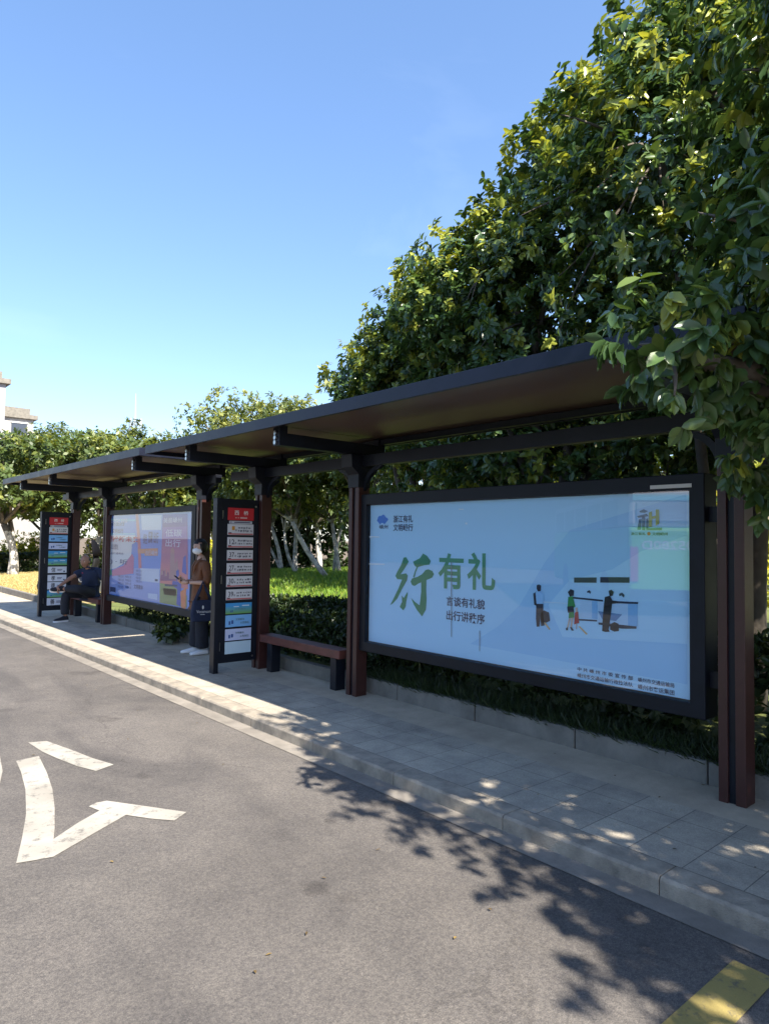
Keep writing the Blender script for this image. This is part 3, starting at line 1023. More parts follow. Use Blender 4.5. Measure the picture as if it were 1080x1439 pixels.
mb = MB()
t2(mb, '迎接新未来', (160, 395, 436), 412, 3, .02)
t2(mb, '公交', (150, 455, 495), 195, 3, .01)
mb.build('red_lettering', ink('poster_red', (.70, .05, .10)), poster2)
mb = MB()
t2(mb, '文明出行', (205, 340, 376), 290)
t2(mb, '绿色', (440, 380, 455), 470); t2(mb, '低碳', (478, 360, 450), 512); t2(mb, '出行', (520, 365, 450), 556)
t2(mb, '(o) · 听', (146, 560, 606), 322)
t2(mb, '公交优先', (200, 455, 496), 250)
t2(mb, '绿色出行宣传月', (160, 515, 530), 290)
t2(mb, '公交出行', (165, 292, 322), 300)
for a, b in ((248, 690), (305, 694), (385, 650)):
    for k in range(4):
        t2(mb, '市民公交', (a, b+k*26, b+18+k*26), a+46, 3, .0)
t2(mb, '文明乘车', (370, 760, 795), 440)
mb.build('dark_lettering', ink('poster_navy', (.05, .06, .2)), poster2)
mb = MB()
t2(mb, '美丽嵊州', (596, 258, 298), 735); t2(mb, '低碳', (610, 345, 400), 735); t2(mb, '出行', (610, 420, 476), 725)
t2(mb, '出行嵊州', (460, 502, 536), 548, 4)
t2(mb, '公交周', (165, 268, 300), 320)
mb.build('pale_lettering', ink('poster_white', (.72, .66, .85)), poster2)
join_children(poster2)
mb = MB(); mb.box(4.428, 4.433, 9.156, 12.464, .668, 2.089)
mb.build('pane', M['glass'], bb2)


# ------------------------------------------------------------------ route signs
def make_sign():
    r = thing('route_sign', (4.08, 7.29, PV), 'near black bus route sign with red header and six numbered route plates', 'bus stop sign', 'black upright bus route signs')
    mb = MB()
    mb.box(3.80, 4.365, 7.26, 7.33, .25, 2.17)
    b = mb.build('board', M['navy'], r, bevel=.004)
    mb = MB(); mb.box(3.798, 3.86, 7.245, 7.345, PV, 2.172)
    mb.build('edge_post', M['navy'], r, bevel=.004)
    for x, z in ((4.32, 2.09), (4.31, .30)):
        MB().tube([(x, 7.2595, z), (x, 7.254, z)], .012, 10).build('lock', M['steel'], b)
    for z in (1.98, 1.22, .44):
        MB().box(3.875, 3.882, 7.252, 7.2595, z-.05, z+.05).build('hinge', M['steel'], b)
    return r


ROWS = [(128, 225), (230, 252), (255, 340), (358, 440), (460, 540), (562, 648), (665, 748), (768, 850), (875, 960), (970, 1062), (1078, 1168), (1178, 1272)]
SZ = []
for a, b in ROWS:
    x = 295+(144-(a/1272)*36)/5.533
    SZ.append((ony(x, 690+b/5.533, 7.25).z, ony(x, 690+a/5.533, 7.25).z))
PX0, PX1 = 3.945, 4.29


def plate(sign, dy, row, kind, txt=''):
    z0, z1 = SZ[row]
    sg = Sheet('cross', 7.2575+dy)
    in_ = .02 if row == 1 else 0
    cols = {'red': (.52, .022, .03), 'route': (.62, .62, .64), 'strip': (.50, .50, .54), 'blue': (.20, .46, .80), 'lilac': (.52, .58, .80), 'pale': (.50, .66, .76), 'white': (.60, .63, .72)}
    if kind == 'meadow':
        m = M.get('meadow_print') or two_tone('meadow_print', (.16, .36, .06), (.04, .28, .62), 'Z', .28, .95)
        mm = two_tone('print_meadow_scene', (.17, .37, .07), (.05, .30, .64), 'Z', z0-PV, z1-PV-.03)
    else:
        mm = ink('plate_'+kind, cols[kind])
    mb = MB()
    mb.box(PX0+in_, PX1-in_, 7.2585+dy-.003, 7.2585+dy+.0006, z0, z1)
    p = mb.build('plate', mm, sign)
    sg.depth = 7.2585+dy-.003
    h = z1-z0
    X = lambda t: PX0+(PX1-PX0)*t
    Z = lambda t: z0+h*t
    def bars(name, col, L):
        q = MB()
        for a, b, c, d in L:
            sg.rect(q, X(a), X(b), Z(c), Z(d), 1)
        q.build(name, ink(name, col), p)
    def letter(name, col, L):
        q = MB()
        for t, a, b, c, d in L:
            sg.text(q, t, X(a), X(b), Z(c), Z(d), 1.4, .012)
        q.build(name, ink(name, col), p)
    rp = random.Random(row*31+int(dy*10))
    small = []
    for zz in (.60, .32):
        t = .40
        while t < .93:
            w = rp.choice((.03, .045, .045, .07, .09))
            hh = rp.uniform(.10, .17)
            small.append((t, min(.95, t+w), zz, zz+hh))
            if rp.random() < .5:
                small.append((t, min(.95, t+w*.6), zz-.05, zz-.02))
            t += w+rp.choice((.02, .03, .06))
    if kind == 'red':
        letter('header_lettering', (.78, .70, .66), [('西', .25, .42, .42, .78), ('桥', .60, .78, .42, .78)])
        bars('header_rule', (.70, .45, .42), [(.28, .34, .17, .23), (.38, .43, .17, .23), (.47, .74, .15, .26)])
    elif kind == 'strip':
        bars('small_print', (.10, .10, .16), [(.1, .14, .3, .75), (.24, .86, .3, .7)])
    elif kind == 'route':
        if txt:
            letter('route_number', (.05, .05, .07), [(txt, .08, .27, .32, .80)])
            letter('route_suffix', (.08, .08, .10), [('路', .285, .345, .34, .54)])
        else:
            letter('route_suffix', (.08, .08, .10), [('路', .29, .35, .34, .54)])
            bars('route_symbol', (.60, .28, .04), [(.16, .27, .44, .8)])
        bars('stop_print', (.13, .13, .16), small)
        bars('route_rule', (.50, .10, .10), [(.02, .98, .03, .14)])
        bars('route_corner', (.12, .10, .12), [(.03, .15, .14, .24)])
    elif kind == 'meadow':
        letter('slogan', (.10, .18, .22), [('文明有礼', .34, .78, .34, .52)])
        bars('cloud', (.60, .72, .80), [(.3, .5, .62, .7), (.62, .9, .68, .78)])
        bars('figure', (.04, .10, .30), [(.17, .21, .14, .32), (.23, .27, .14, .36)])
    elif kind in ('blue', 'lilac'):
        letter('slogan', (.05, .16, .45), [('文明乘车', .38, .72, .52, .72), ('从我做起', .56, .90, .22, .42)])
        bars('figure', (.03, .12, .42), [(.12, .19, .2, .5), (.22, .30, .26, .56)])
    elif kind == 'white':
        letter('large_character', (.02, .02, .03), [(txt, .18, .40, .12, .88)])
        bars('small_print', (.25, .27, .35), [(.50, .76, .5, .6), (.50, .72, .34, .42)])
        bars('seal', (.08, .10, .16), [(.82, .92, .14, .34)])
    join_children(p)
    return p


sign = make_sign()
sign2 = copy_tree(sign)
sign2.location.y += 7.1
sign2['label'] = 'far black bus route sign beside the seated man, with mostly blue and white plates'
for row, (k, t) in enumerate([('red', ''), ('strip', ''), ('route', ''), ('route', '12'), ('route', '37'), ('route', '27'), ('route', '30'), ('route', '39'), ('meadow', ''), ('blue', ''), ('lilac', ''), ('pale', '')]):
    plate(sign, 0, row, k, t)
for row, (k, t) in enumerate([('red', ''), ('strip', ''), ('route', ''), ('blue', ''), ('lilac', ''), ('meadow', ''), ('meadow', ''), ('white', '信'), ('white', '孝'), ('white', '德'), ('meadow', ''), ('white', '善')]):
    plate(sign2, 7.1, row, k, t)


# ------------------------------------------------------------------ benches
def make_bench():
    r = thing('bench', (4.45, 6.34, PV), 'near narrow red-brown bench with black slab legs, left of the big billboard', 'bench', 'red-brown shelter benches')
    mb = MB()
    mb.box(4.35, 4.526, 5.61, 7.16, .475, .565)
    mb.build('seat', M['seat'], r, bevel=.006)
    for y in (5.74, 6.98):
        mb = MB(); mb.box(4.375, 4.50, y-.05, y+.05, PV, .475)
        l = mb.build('leg', M['navy'], r, bevel=.005)
    return r


bench = make_bench()
bench2 = copy_tree(bench)
bench2.location.y += 7.1
bench2['label'] = 'far narrow red-brown bench under the seated man'


# ------------------------------------------------------------------ vegetation
def unit(a):
    return a/np.maximum(np.linalg.norm(a, axis=-1, keepdims=True), 1e-9)


def leaf_mesh(name, P, A, N, L, Wd, tint, m, parent=None, simple=False, off=(0, 0, 0)):
    n = len(P)
    P = P-np.array(off)
    A = unit(A); N = unit(N-A*(N*A).sum(1, keepdims=True)); Sd = np.cross(A, N)
    L = L[:, None]; Wd = Wd[:, None]
    if simple:
        V = np.stack([P, P+A*L*.5+Sd*Wd*.5+N*Wd*.1, P+A*L, P+A*L*.5-Sd*Wd*.5+N*Wd*.1], 1)
        k = 4; quads = np.array([[0, 1, 2, 3]])
    else:
        E = lambda t, w: P+A*L*t+Sd*Wd*w+N*Wd*abs(w)*.42-N*L*.10*t*t
        V = np.stack([P, E(.18, .30), E(.48, .50), E(.80, .33), E(1.0, 0), E(.80, -.33), E(.48, -.50), E(.18, -.30), E(.48, 0)], 1)
        k = 9; quads = np.array([[0, 1, 2, 8], [8, 2, 3, 4], [0, 8, 6, 7], [8, 4, 5, 6]])
    nq = len(quads)
    me = bpy.data.meshes.new(name)
    me.vertices.add(n*k)
    me.vertices.foreach_set('co', V.reshape(-1).astype(np.float32))
    idx = (np.arange(n)[:, None, None]*k+quads[None]).reshape(-1)
    me.loops.add(len(idx)); me.loops.foreach_set('vertex_index', idx.astype(np.int32))
    me.polygons.add(n*nq)
    me.polygons.foreach_set('loop_start', (np.arange(n*nq)*4).astype(np.int32))
    me.update(calc_edges=True)
    at = me.attributes.new('tint', 'FLOAT', 'POINT')
    at.data.foreach_set('value', np.repeat(tint, k).astype(np.float32))
    me.materials.append(m)
    o = bpy.data.objects.new(name, me)
    COL.objects.link(o)
    o.parent = parent
    return o


def sph(rng, n):
    return unit(rng.normal(size=(n, 3)))


def crown_tips(rng, lumps, n, shell=.78):
    w = np.array([l[1][0]*l[1][1]+l[1][2]*l[1][0] for l in lumps]); w = w/w.sum()
    cnt = (w*n).astype(int)
    T, O, U = [], [], []
    for (c, r), k in zip(lumps, cnt):
        d = sph(rng, k)
        ph = rng.uniform(0, 6.28, 6)
        f = 1+.13*np.sin(3.1*d[:, 0]+ph[0]+2*d[:, 2])+.10*np.sin(5.3*d[:, 1]+ph[1]+3*d[:, 0])+.08*np.sin(8*d[:, 2]+ph[2]+4*d[:, 1])
        q = rng.random(k)
        rr = np.where(q < shell, .80+.24*rng.random(k)**1.0, .25+.55*rng.random(k))*f
        T.append(np.array(c)+d*rr[:, None]*np.array(r)); O.append(d); U.append((q < shell)*1.0)
    return np.concatenate(T), np.concatenate(O), np.concatenate(U)


def foliage(name, lumps, n_tips, per, size, ratio, m, parent, seed, off, droop=.4, young=.25, simple=False, extra=None, spread=.9):
    rng = np.random.default_rng(seed)
    T, O, U = crown_tips(rng, lumps, n_tips)
    if extra is not None:
        T = np.concatenate([T, extra]); e = unit(extra-extra.mean(0)); O = np.concatenate([O, e]); U = np.concatenate([U, np.ones(len(extra))])
    n = len(T)
    # yellow-green tips, open and upward: young leaves, with sunlit tone painted in
    young_sunlit = ((rng.random(n) < young*(0.35+1.0*np.clip(O[:, 2]+.35, 0, 1))) & (U > 0))
    tt = np.where(young_sunlit, .70+.3*rng.random(n), .10+.45*rng.random(n))
    ax = unit(O*.8+np.array([0, 0, .35])+rng.normal(size=(n, 3))*.35)
    P = np.repeat(T, per, 0); AX = np.repeat(ax, per, 0); OO = np.repeat(O, per, 0)
    k = len(P)
    rad = sph(rng, k); rad = unit(rad-AX*(rad*AX).sum(1, keepdims=True))
    A = unit(AX*rng.uniform(.0, .9, (k, 1))+rad*spread+np.array([0, 0, -droop])*rng.uniform(.5, 1.5, (k, 1)))
    N = unit(AX*.8+OO*.3+np.array([0, 0, .5])+rng.normal(size=(k, 3))*.35)
    L = size*rng.uniform(.65, 1.25, k)
    P = P-AX*rng.uniform(0, 1.1*size, (k, 1))
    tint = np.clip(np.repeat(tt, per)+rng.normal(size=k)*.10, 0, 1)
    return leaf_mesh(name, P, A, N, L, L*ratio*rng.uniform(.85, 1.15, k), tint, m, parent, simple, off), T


def limb(mb, a, b, r0, r1, rng, n=6, bend=.12, seg=7):
    a, b = np.array(a, float), np.array(b, float)
    d = np.linalg.norm(b-a)
    o1 = rng.normal(size=3)*bend*d; o1[2] = abs(o1[2])*.3
    pts, rs = [], []
    for i in range(n+1):
        t = i/n
        pts.append(tuple(a+(b-a)*t+o1*math.sin(math.pi*t)))
        rs.append(r0+(r1-r0)*t)
    mb.tube(pts, rs, seg)
    return pts


def make_tree(name, label, cat, base, fork, lumps, n_tips, per, size, ratio, leafm, barkm, seed, group=None, r0=.12,
              droop=.4, young=.25, simple=False, twigs=60, stems=1, lean=None, extra=None, spread=.9):
    r = thing(name, base, label, cat, group)
    rng = np.random.default_rng(seed+7)
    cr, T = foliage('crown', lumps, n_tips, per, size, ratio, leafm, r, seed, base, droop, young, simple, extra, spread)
    mb = MB()
    base = np.array(base, float)
    fk = np.array(fork, float)
    starts = []
    for s in range(stems):
        f2 = fk+(rng.normal(size=3)*np.array([.25, .25, .1]) if s else 0)
        b2 = base+(rng.normal(size=3)*np.array([.10, .10, 0]) if s else 0)
        b2[2] -= .05
        rr = r0*(1 if s == 0 else .75)
        pts = limb(mb, b2, f2, rr*1.15, rr*.8, rng, 6, .05, 10)
        starts.append((f2, rr*.8))
    cs = []
    for i, (c, rad) in enumerate(lumps):
        f2, rr = starts[i % len(starts)]
        limb(mb, f2, c, rr*.72, .028, rng, 7, .10, 7)
        cs.append(np.array(c))
    cs = np.array(cs)
    for t in T[rng.choice(len(T), min(twigs, len(T)), replace=False)]:
        c = cs[np.argmin(((cs-t)**2).sum(1))]
        c = c*.55+t*.45 if rng.random() < .5 else c
        limb(mb, c, t, .017, .005, rng, 3, .08, 4)
    mb.build('trunk', barkm, r, smooth=True)
    return r


# row of glossy trees behind the shelter; the nearest overhangs pavement and road
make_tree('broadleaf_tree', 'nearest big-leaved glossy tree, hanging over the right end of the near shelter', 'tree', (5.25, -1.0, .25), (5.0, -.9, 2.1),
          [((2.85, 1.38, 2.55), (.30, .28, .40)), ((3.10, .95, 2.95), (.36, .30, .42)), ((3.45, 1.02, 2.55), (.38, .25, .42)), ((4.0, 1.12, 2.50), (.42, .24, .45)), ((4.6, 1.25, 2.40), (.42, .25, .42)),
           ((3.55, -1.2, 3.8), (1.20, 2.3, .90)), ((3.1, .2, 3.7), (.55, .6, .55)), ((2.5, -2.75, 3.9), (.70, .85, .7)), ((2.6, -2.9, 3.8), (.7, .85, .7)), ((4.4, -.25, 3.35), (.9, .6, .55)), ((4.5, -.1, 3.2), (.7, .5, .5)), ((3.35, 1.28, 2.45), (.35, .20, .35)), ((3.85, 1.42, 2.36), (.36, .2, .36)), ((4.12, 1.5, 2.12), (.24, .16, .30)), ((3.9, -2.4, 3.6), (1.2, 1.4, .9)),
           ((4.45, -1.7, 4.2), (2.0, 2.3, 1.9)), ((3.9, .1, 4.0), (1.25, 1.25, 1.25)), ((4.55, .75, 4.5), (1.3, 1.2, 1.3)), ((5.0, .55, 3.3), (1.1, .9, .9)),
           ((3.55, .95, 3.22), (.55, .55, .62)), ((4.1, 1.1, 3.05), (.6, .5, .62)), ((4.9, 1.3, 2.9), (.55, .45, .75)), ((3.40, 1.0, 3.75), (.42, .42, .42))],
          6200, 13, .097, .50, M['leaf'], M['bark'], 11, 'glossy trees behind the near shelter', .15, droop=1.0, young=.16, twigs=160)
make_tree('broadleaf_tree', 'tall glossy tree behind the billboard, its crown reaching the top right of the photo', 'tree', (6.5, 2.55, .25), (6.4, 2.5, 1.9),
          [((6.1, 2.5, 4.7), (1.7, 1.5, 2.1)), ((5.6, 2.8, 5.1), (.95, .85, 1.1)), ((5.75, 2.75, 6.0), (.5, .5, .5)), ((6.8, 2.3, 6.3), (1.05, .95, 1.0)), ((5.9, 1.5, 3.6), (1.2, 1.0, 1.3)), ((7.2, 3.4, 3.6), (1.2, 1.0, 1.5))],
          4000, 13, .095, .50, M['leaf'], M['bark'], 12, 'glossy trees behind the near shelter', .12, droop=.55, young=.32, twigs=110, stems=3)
make_tree('broadleaf_tree', 'glossy tree with yellow young and sunlit-painted tips behind the middle of the near shelter roof', 'tree', (6.9, 4.7, .25), (6.8, 4.7, 1.8),
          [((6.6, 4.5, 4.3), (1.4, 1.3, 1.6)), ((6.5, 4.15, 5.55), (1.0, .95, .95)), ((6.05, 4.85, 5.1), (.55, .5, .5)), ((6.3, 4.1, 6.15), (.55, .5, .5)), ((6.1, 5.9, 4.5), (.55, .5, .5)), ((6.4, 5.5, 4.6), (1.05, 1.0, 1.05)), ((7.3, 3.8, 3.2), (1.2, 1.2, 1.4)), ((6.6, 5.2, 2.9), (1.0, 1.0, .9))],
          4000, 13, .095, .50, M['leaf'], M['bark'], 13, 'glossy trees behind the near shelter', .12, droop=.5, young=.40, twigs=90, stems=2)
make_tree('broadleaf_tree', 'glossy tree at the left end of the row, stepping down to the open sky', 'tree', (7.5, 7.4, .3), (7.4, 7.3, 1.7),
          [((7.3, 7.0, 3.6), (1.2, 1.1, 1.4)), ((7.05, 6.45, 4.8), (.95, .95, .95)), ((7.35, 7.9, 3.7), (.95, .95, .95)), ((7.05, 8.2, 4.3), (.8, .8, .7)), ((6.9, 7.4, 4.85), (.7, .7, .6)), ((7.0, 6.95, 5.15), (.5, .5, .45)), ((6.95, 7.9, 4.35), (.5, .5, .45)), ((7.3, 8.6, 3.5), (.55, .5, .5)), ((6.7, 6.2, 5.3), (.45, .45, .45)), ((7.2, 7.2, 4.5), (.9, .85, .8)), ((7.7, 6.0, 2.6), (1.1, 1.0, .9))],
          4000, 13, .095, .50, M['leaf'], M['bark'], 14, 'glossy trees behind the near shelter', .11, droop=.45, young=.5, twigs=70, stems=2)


def polar(px, dist):
    d = ray(px, 755); h = math.hypot(d.x, d.y)
    return d.x/h*dist, d.y/h*dist


def far_tree(label, px, dist, zlo, zhi, rad, seed, leafm='leaf_far', size=.19, n=620, per=9, white=True, lean=(0, 0), group=None, r0=.12, fork=1.5, name='broadleaf_tree', stems=1, young=.3):
    x, y = polar(px, dist)
    rng = np.random.default_rng(seed)
    b = hmound(x, y) if x > 4.7 else .1
    zc = (zlo+zhi)/2; hz = (zhi-zlo)/2
    L = [((x+lean[0], y+lean[1], zc), (rad*.75, rad*.75, hz*.85))]
    for k in range(6):
        a = 6.28*k/6+rng.uniform(-.4, .4)
        zz = zc+hz*rng.uniform(-.55, .62)
        L.append(((x+lean[0]+rad*.62*math.cos(a), y+lean[1]+rad*.62*math.sin(a), zz), (rad*.45, rad*.45, hz*.36)))
    L.append(((x+lean[0]+rng.uniform(-.3, .3), y+lean[1], zhi-hz*.35), (rad*.5, rad*.5, hz*.38)))
    return make_tree(name, label, 'tree', (x, y, b), (x+lean[0]*.7, y+lean[1]*.7, b+fork), L, n, per, size, .5, M[leafm], M['limewash' if white else 'bark'],
                     seed, group, r0, .35, young, True, 16, stems, spread=1.0)


G1 = 'round trees beyond the dry lawn at the far left'
G2 = 'white-trunked trees on the lawn behind the bench'
G3 = 'background trees glimpsed between the shelters and the grove'
far_tree('round-crowned tree with a pale leaning trunk, on the dry lawn at the left edge', 22, 28.5, 2.0, 5.5, 2.6, 31, group=G1, lean=(-.5, .3), r0=.14, fork=1.9, stems=2, n=1400, size=.20)
far_tree('round-crowned tree behind the far route sign', 92, 32, 1.9, 6.3, 2.7, 32, group=G1, n=1400, size=.20)
far_tree('round-crowned tree rising above the left tip of the far shelter roof', 66, 36, 2.2, 6.9, 3.0, 33, group=G1, n=1400, size=.21)
far_tree('round-crowned tree behind the seated man', 140, 30, 1.8, 6.0, 2.4, 34, group=G1, n=1400, size=.20)
far_tree('tree showing below the far roof, above the colourful poster', 215, 26, 1.6, 5.4, 2.3, 35, group=G1, n=1400)
far_tree('low round tree left of the standing woman above the poster corner', 178, 34, 2.0, 7.0, 2.0, 36, group=G1, n=1200, size=.20)
far_tree('tree showing between the woman and the near route sign', 300, 25, 1.5, 5.2, 2.2, 37, group=G2, n=1000)
far_tree('bright tree with a white trunk leaning left, out on the sunlit lawn', 462, 18.6, 2.2, 4.6, 1.6, 41, group=G2, lean=(-1.2, .75), r0=.068, fork=1.5, n=1300, size=.15, young=.35)
far_tree('white-trunked forked tree just right of the near route sign post', 416, 20.5, 2.3, 5.2, 1.8, 42, group=G2, r0=.062, fork=1.2, stems=2, n=1000, size=.16)
far_tree('white-trunked tree at the left of the grove, partly behind the red post', 397, 23, 2.2, 5.5, 1.9, 43, group=G2, lean=(-.5, .2), r0=.06, stems=2, n=1100)
far_tree('shaded white-trunked tree beside the left post of the big billboard', 478, 20.5, 2.2, 5.4, 1.8, 44, group=G2, lean=(-.3, .2), r0=.06, stems=2, n=1100)
far_tree('shaded white-trunked tree in the second line of the grove', 452, 24, 2.0, 5.6, 2.1, 45, group=G2, lean=(-.2, .1), r0=.06, stems=2, n=1100)
far_tree('shaded tree at the back of the grove', 432, 29, 1.8, 6.5, 2.6, 46, group=G2, r0=.12, n=1000)
far_tree('tall feathery pale green tree rising over the near shelter roof', 335, 34, 3.2, 9.0, 3.5, 51, leafm='leaf_pale', size=.2, n=1500, per=9, group=G3, white=False, r0=.15, young=.45, name='feathery_tree')
far_tree('feathery tree with a darker top, right of the tall pale one', 415, 33, 3.2, 8.6, 3.0, 52, leafm='leaf_pale', size=.2, n=1300, group=G3, white=False, r0=.15, young=.3, name='feathery_tree')
far_tree('low feathery tree at the left foot of the pale one', 280, 33, 2.5, 6.6, 2.2, 53, leafm='leaf_pale', size=.2, n=900, group=G3, white=False, r0=.12, young=.4, name='feathery_tree')
for i, (px, dist, lab) in enumerate(((540, 17, 'tree seen just above the left end of the big billboard'), (620, 15, 'tree seen above the middle left of the big billboard'),
                                     (700, 16, 'tree seen above the middle of the big billboard'), (790, 17, 'tree seen above the right half of the big billboard'),
                                     (880, 19, 'tree behind the right end of the big billboard'))):
    far_tree(lab, px, dist, 1.6, 6.2, 2.3, 60+i, n=1000, size=.17, group=G3, r0=.12, stems=2)


for i, (bx, by) in enumerate(((5.6, -5.2), (5.4, -9.0))):  # unseen trees added behind the camera to block part of the sky fill
    make_tree('broadleaf_tree', ('unseen glossy tree added behind the camera to cut skylight', 'second unseen glossy tree added further behind the camera to cut skylight')[i], 'tree', (bx, by, .25), (bx, by, 2.0),
              [((bx-.3, by, 4.2), (2.1, 2.0, 1.9)), ((bx-1.3, by+.6, 3.8), (1.4, 1.4, 1.2)), ((bx+.4, by-.6, 5.6), (1.3, 1.3, 1.0)), ((bx+1.0, by+.5, 4.0), (1.4, 1.4, 1.4))],
              1500, 10, .19, .46, M['leaf'], M['bark'], 21+i, 'glossy trees behind the near shelter', .14, droop=.5, young=.25, twigs=20)
make_tree('broadleaf_tree', 'tree added out of view beyond the end post to darken reflections', 'tree', (8.6, .2, .25), (8.5, .2, 1.8),  # added out of view so the billboard frame's near end reflects dark foliage
          [((8.4, .2, 3.6), (1.8, 1.8, 2.2)), ((8.0, -1.8, 3.4), (1.5, 1.5, 1.9)), ((9.0, 1.8, 3.6), (1.3, 1.1, 1.8)), ((8.5, 0, 5.6), (1.3, 1.3, 1.0))],
          1500, 10, .17, .5, M['leaf'], M['bark'], 26, 'glossy trees behind the near shelter', .12, droop=.5, young=.2, twigs=20, stems=2)


def hedge(name, label, x0, x1, y0, y1, z0, z1, n, size, m, seed, cat='hedge', group=None, young=.15, wave=.12):
    """clipped hedge: leaf shoots over a rounded box"""
    rng = np.random.default_rng(seed)
    o = thing(name, ((x0+x1)/2, (y0+y1)/2, z0), label, cat, group)
    P = np.stack([rng.uniform(x0, x1, n), rng.uniform(y0, y1, n), rng.uniform(0, 1, n)], 1)
    top = rng.random(n) < .5
    side = ~top
    hz = z1-z0
    zz = hz*(1+wave*np.sin(P[:, 0]*2.3+P[:, 1]*1.7)+wave*.7*np.sin(P[:, 1]*4.1+1+P[:, 0]*3))
    z = np.where(top, zz*rng.uniform(.86, 1.04, n), zz*P[:, 2])
    lx, ly = x1-x0, y1-y0
    sd = rng.choice(4, n, p=np.array([ly*.5, ly*.5, ly*.3, lx])/(ly*1.3+lx))
    jit = rng.uniform(-.02, .08, n)
    P[:, 0] = np.where(side & (sd <= 1), x0+jit, np.where(side & (sd == 2), x1-jit, P[:, 0]))
    P[:, 1] = np.where(side & (sd == 3), y0+jit, P[:, 1])
    P[:, 2] = z0+z
    O = np.zeros((n, 3)); O[:, 2] = np.where(top, 1, .3)
    O[:, 0] = np.where(side & (sd <= 1), -1, np.where(side & (sd == 2), 1, 0)); O[:, 1] = np.where(side & (sd == 3), -1, 0)
    per = 7
    PP = np.repeat(P, per, 0); OO = np.repeat(unit(O), per, 0); k = len(PP)
    A = unit(OO*.6+rng.normal(size=(k, 3))*.8+np.array([0, 0, .25]))
    N = unit(OO+np.array([0, 0, .6])+rng.normal(size=(k, 3))*.4)
    L = size*rng.uniform(.6, 1.3, k)
    tt = np.where(rng.random(n) < young, .75, .25)+rng.normal(size=n)*.12
    leaf_mesh('foliage', PP, A, N, L, L*.45, np.clip(np.repeat(tt, per)+rng.normal(size=k)*.08, 0, 1), m, o, False, o.location)
    return o


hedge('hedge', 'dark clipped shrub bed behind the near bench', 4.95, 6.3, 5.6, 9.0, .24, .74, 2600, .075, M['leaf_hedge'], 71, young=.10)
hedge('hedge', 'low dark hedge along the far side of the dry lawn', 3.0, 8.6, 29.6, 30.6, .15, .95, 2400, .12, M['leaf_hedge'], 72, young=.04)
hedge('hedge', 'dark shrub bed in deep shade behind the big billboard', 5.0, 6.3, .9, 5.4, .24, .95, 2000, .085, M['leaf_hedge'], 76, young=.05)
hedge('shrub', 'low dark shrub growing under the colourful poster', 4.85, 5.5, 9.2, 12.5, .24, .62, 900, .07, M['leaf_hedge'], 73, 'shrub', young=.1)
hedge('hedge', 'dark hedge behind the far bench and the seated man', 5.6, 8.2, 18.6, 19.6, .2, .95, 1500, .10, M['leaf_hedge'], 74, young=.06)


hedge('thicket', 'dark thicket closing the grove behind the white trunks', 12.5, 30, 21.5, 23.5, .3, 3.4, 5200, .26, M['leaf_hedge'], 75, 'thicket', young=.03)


def shrub(label, px, dist, z0, z1, rad, seed, m='leaf_yellow', n=260, size=.12, group=None):
    x, y = polar(px, dist)
    o = thing('shrub', (x, y, .15), label, 'shrub', group)
    rng = np.random.default_rng(seed)
    L = [((x+rng.uniform(-.4, .4)*rad, y+rng.uniform(-.4, .4)*rad, (z0+z1)/2+rng.uniform(-.1, .2)*(z1-z0)), (rad*.7, rad*.7, (z1-z0)*.5)) for _ in range(4)]
    foliage('foliage', L, n, 8, size, .5, M[m], o, seed, o.location, .1, .4, True)
    for k in range(3):
        mb = MB()
        mb.tube([(x+rng.uniform(-.1, .1), y+rng.uniform(-.1, .1), .12), (x+rng.uniform(-.4, .4)*rad, y+rng.uniform(-.4, .4)*rad, (z0+z1)/2)], [.025, .01], 5)
        mb.build('stem', M['bark'], o)


G4 = 'yellow-green shrubs beyond the far hedge'
shrub('round yellow-green shrub just left of the far route sign', 44, 33.5, .3, 1.75, .95, 81, group=G4)
shrub('yellow-green shrub at the foot of the leaning tree', 14, 33, .3, 1.35, .9, 82, group=G4)
shrub('small yellow-orange shrub behind the dark parked scooter', 138, 34, .4, 1.7, .7, 83, group=G4)
shrub('green-yellow shrub behind the back of the standing woman', 299, 19, .5, 1.75, .8, 84, group=G4)
shrub('large sunlit yellow-green bush right of the end post', 1072, 13.5, .3, 2.6, 1.3, 85, group=G4, n=700)
shrub('pale sunlit bush high behind the limbs of the trees at the right edge', 1050, 19, 1.5, 5.0, 2.2, 86, group=G4, n=1200, size=.16)
shrub('sunlit bush behind the billboard right of the grove', 800, 21, .4, 3.6, 1.6, 87, m='leaf_pale', group=G4, n=700)
shrub('small green tuft at the edging under the right end of the colourful poster', 246, 10.7, .24, .40, .30, 88, m='border', group=None, n=110, size=.10)


def blades(name, label, cat, pts, hgt, wid, m, seed, tint=(.3, .25), lean=.5, kind='stuff'):
    rng = np.random.default_rng(seed)
    n = len(pts)
    A = unit(np.stack([rng.normal(size=n)*lean, rng.normal(size=n)*lean, np.ones(n)], 1))
    N = unit(rng.normal(size=(n, 3)))
    L = hgt*rng.uniform(.5, 1.3, n)
    o = leaf_mesh(name, pts, A, N, L, np.full(n, wid), np.clip(tint[0]+rng.normal(size=n)*tint[1], 0, 1), m, None, True)
    return tag(o, label, cat, kind=kind)


def zfield(P, ex=0):
    return np.array([hmound(a, b)+ex for a, b in P])


rng = np.random.default_rng(5)
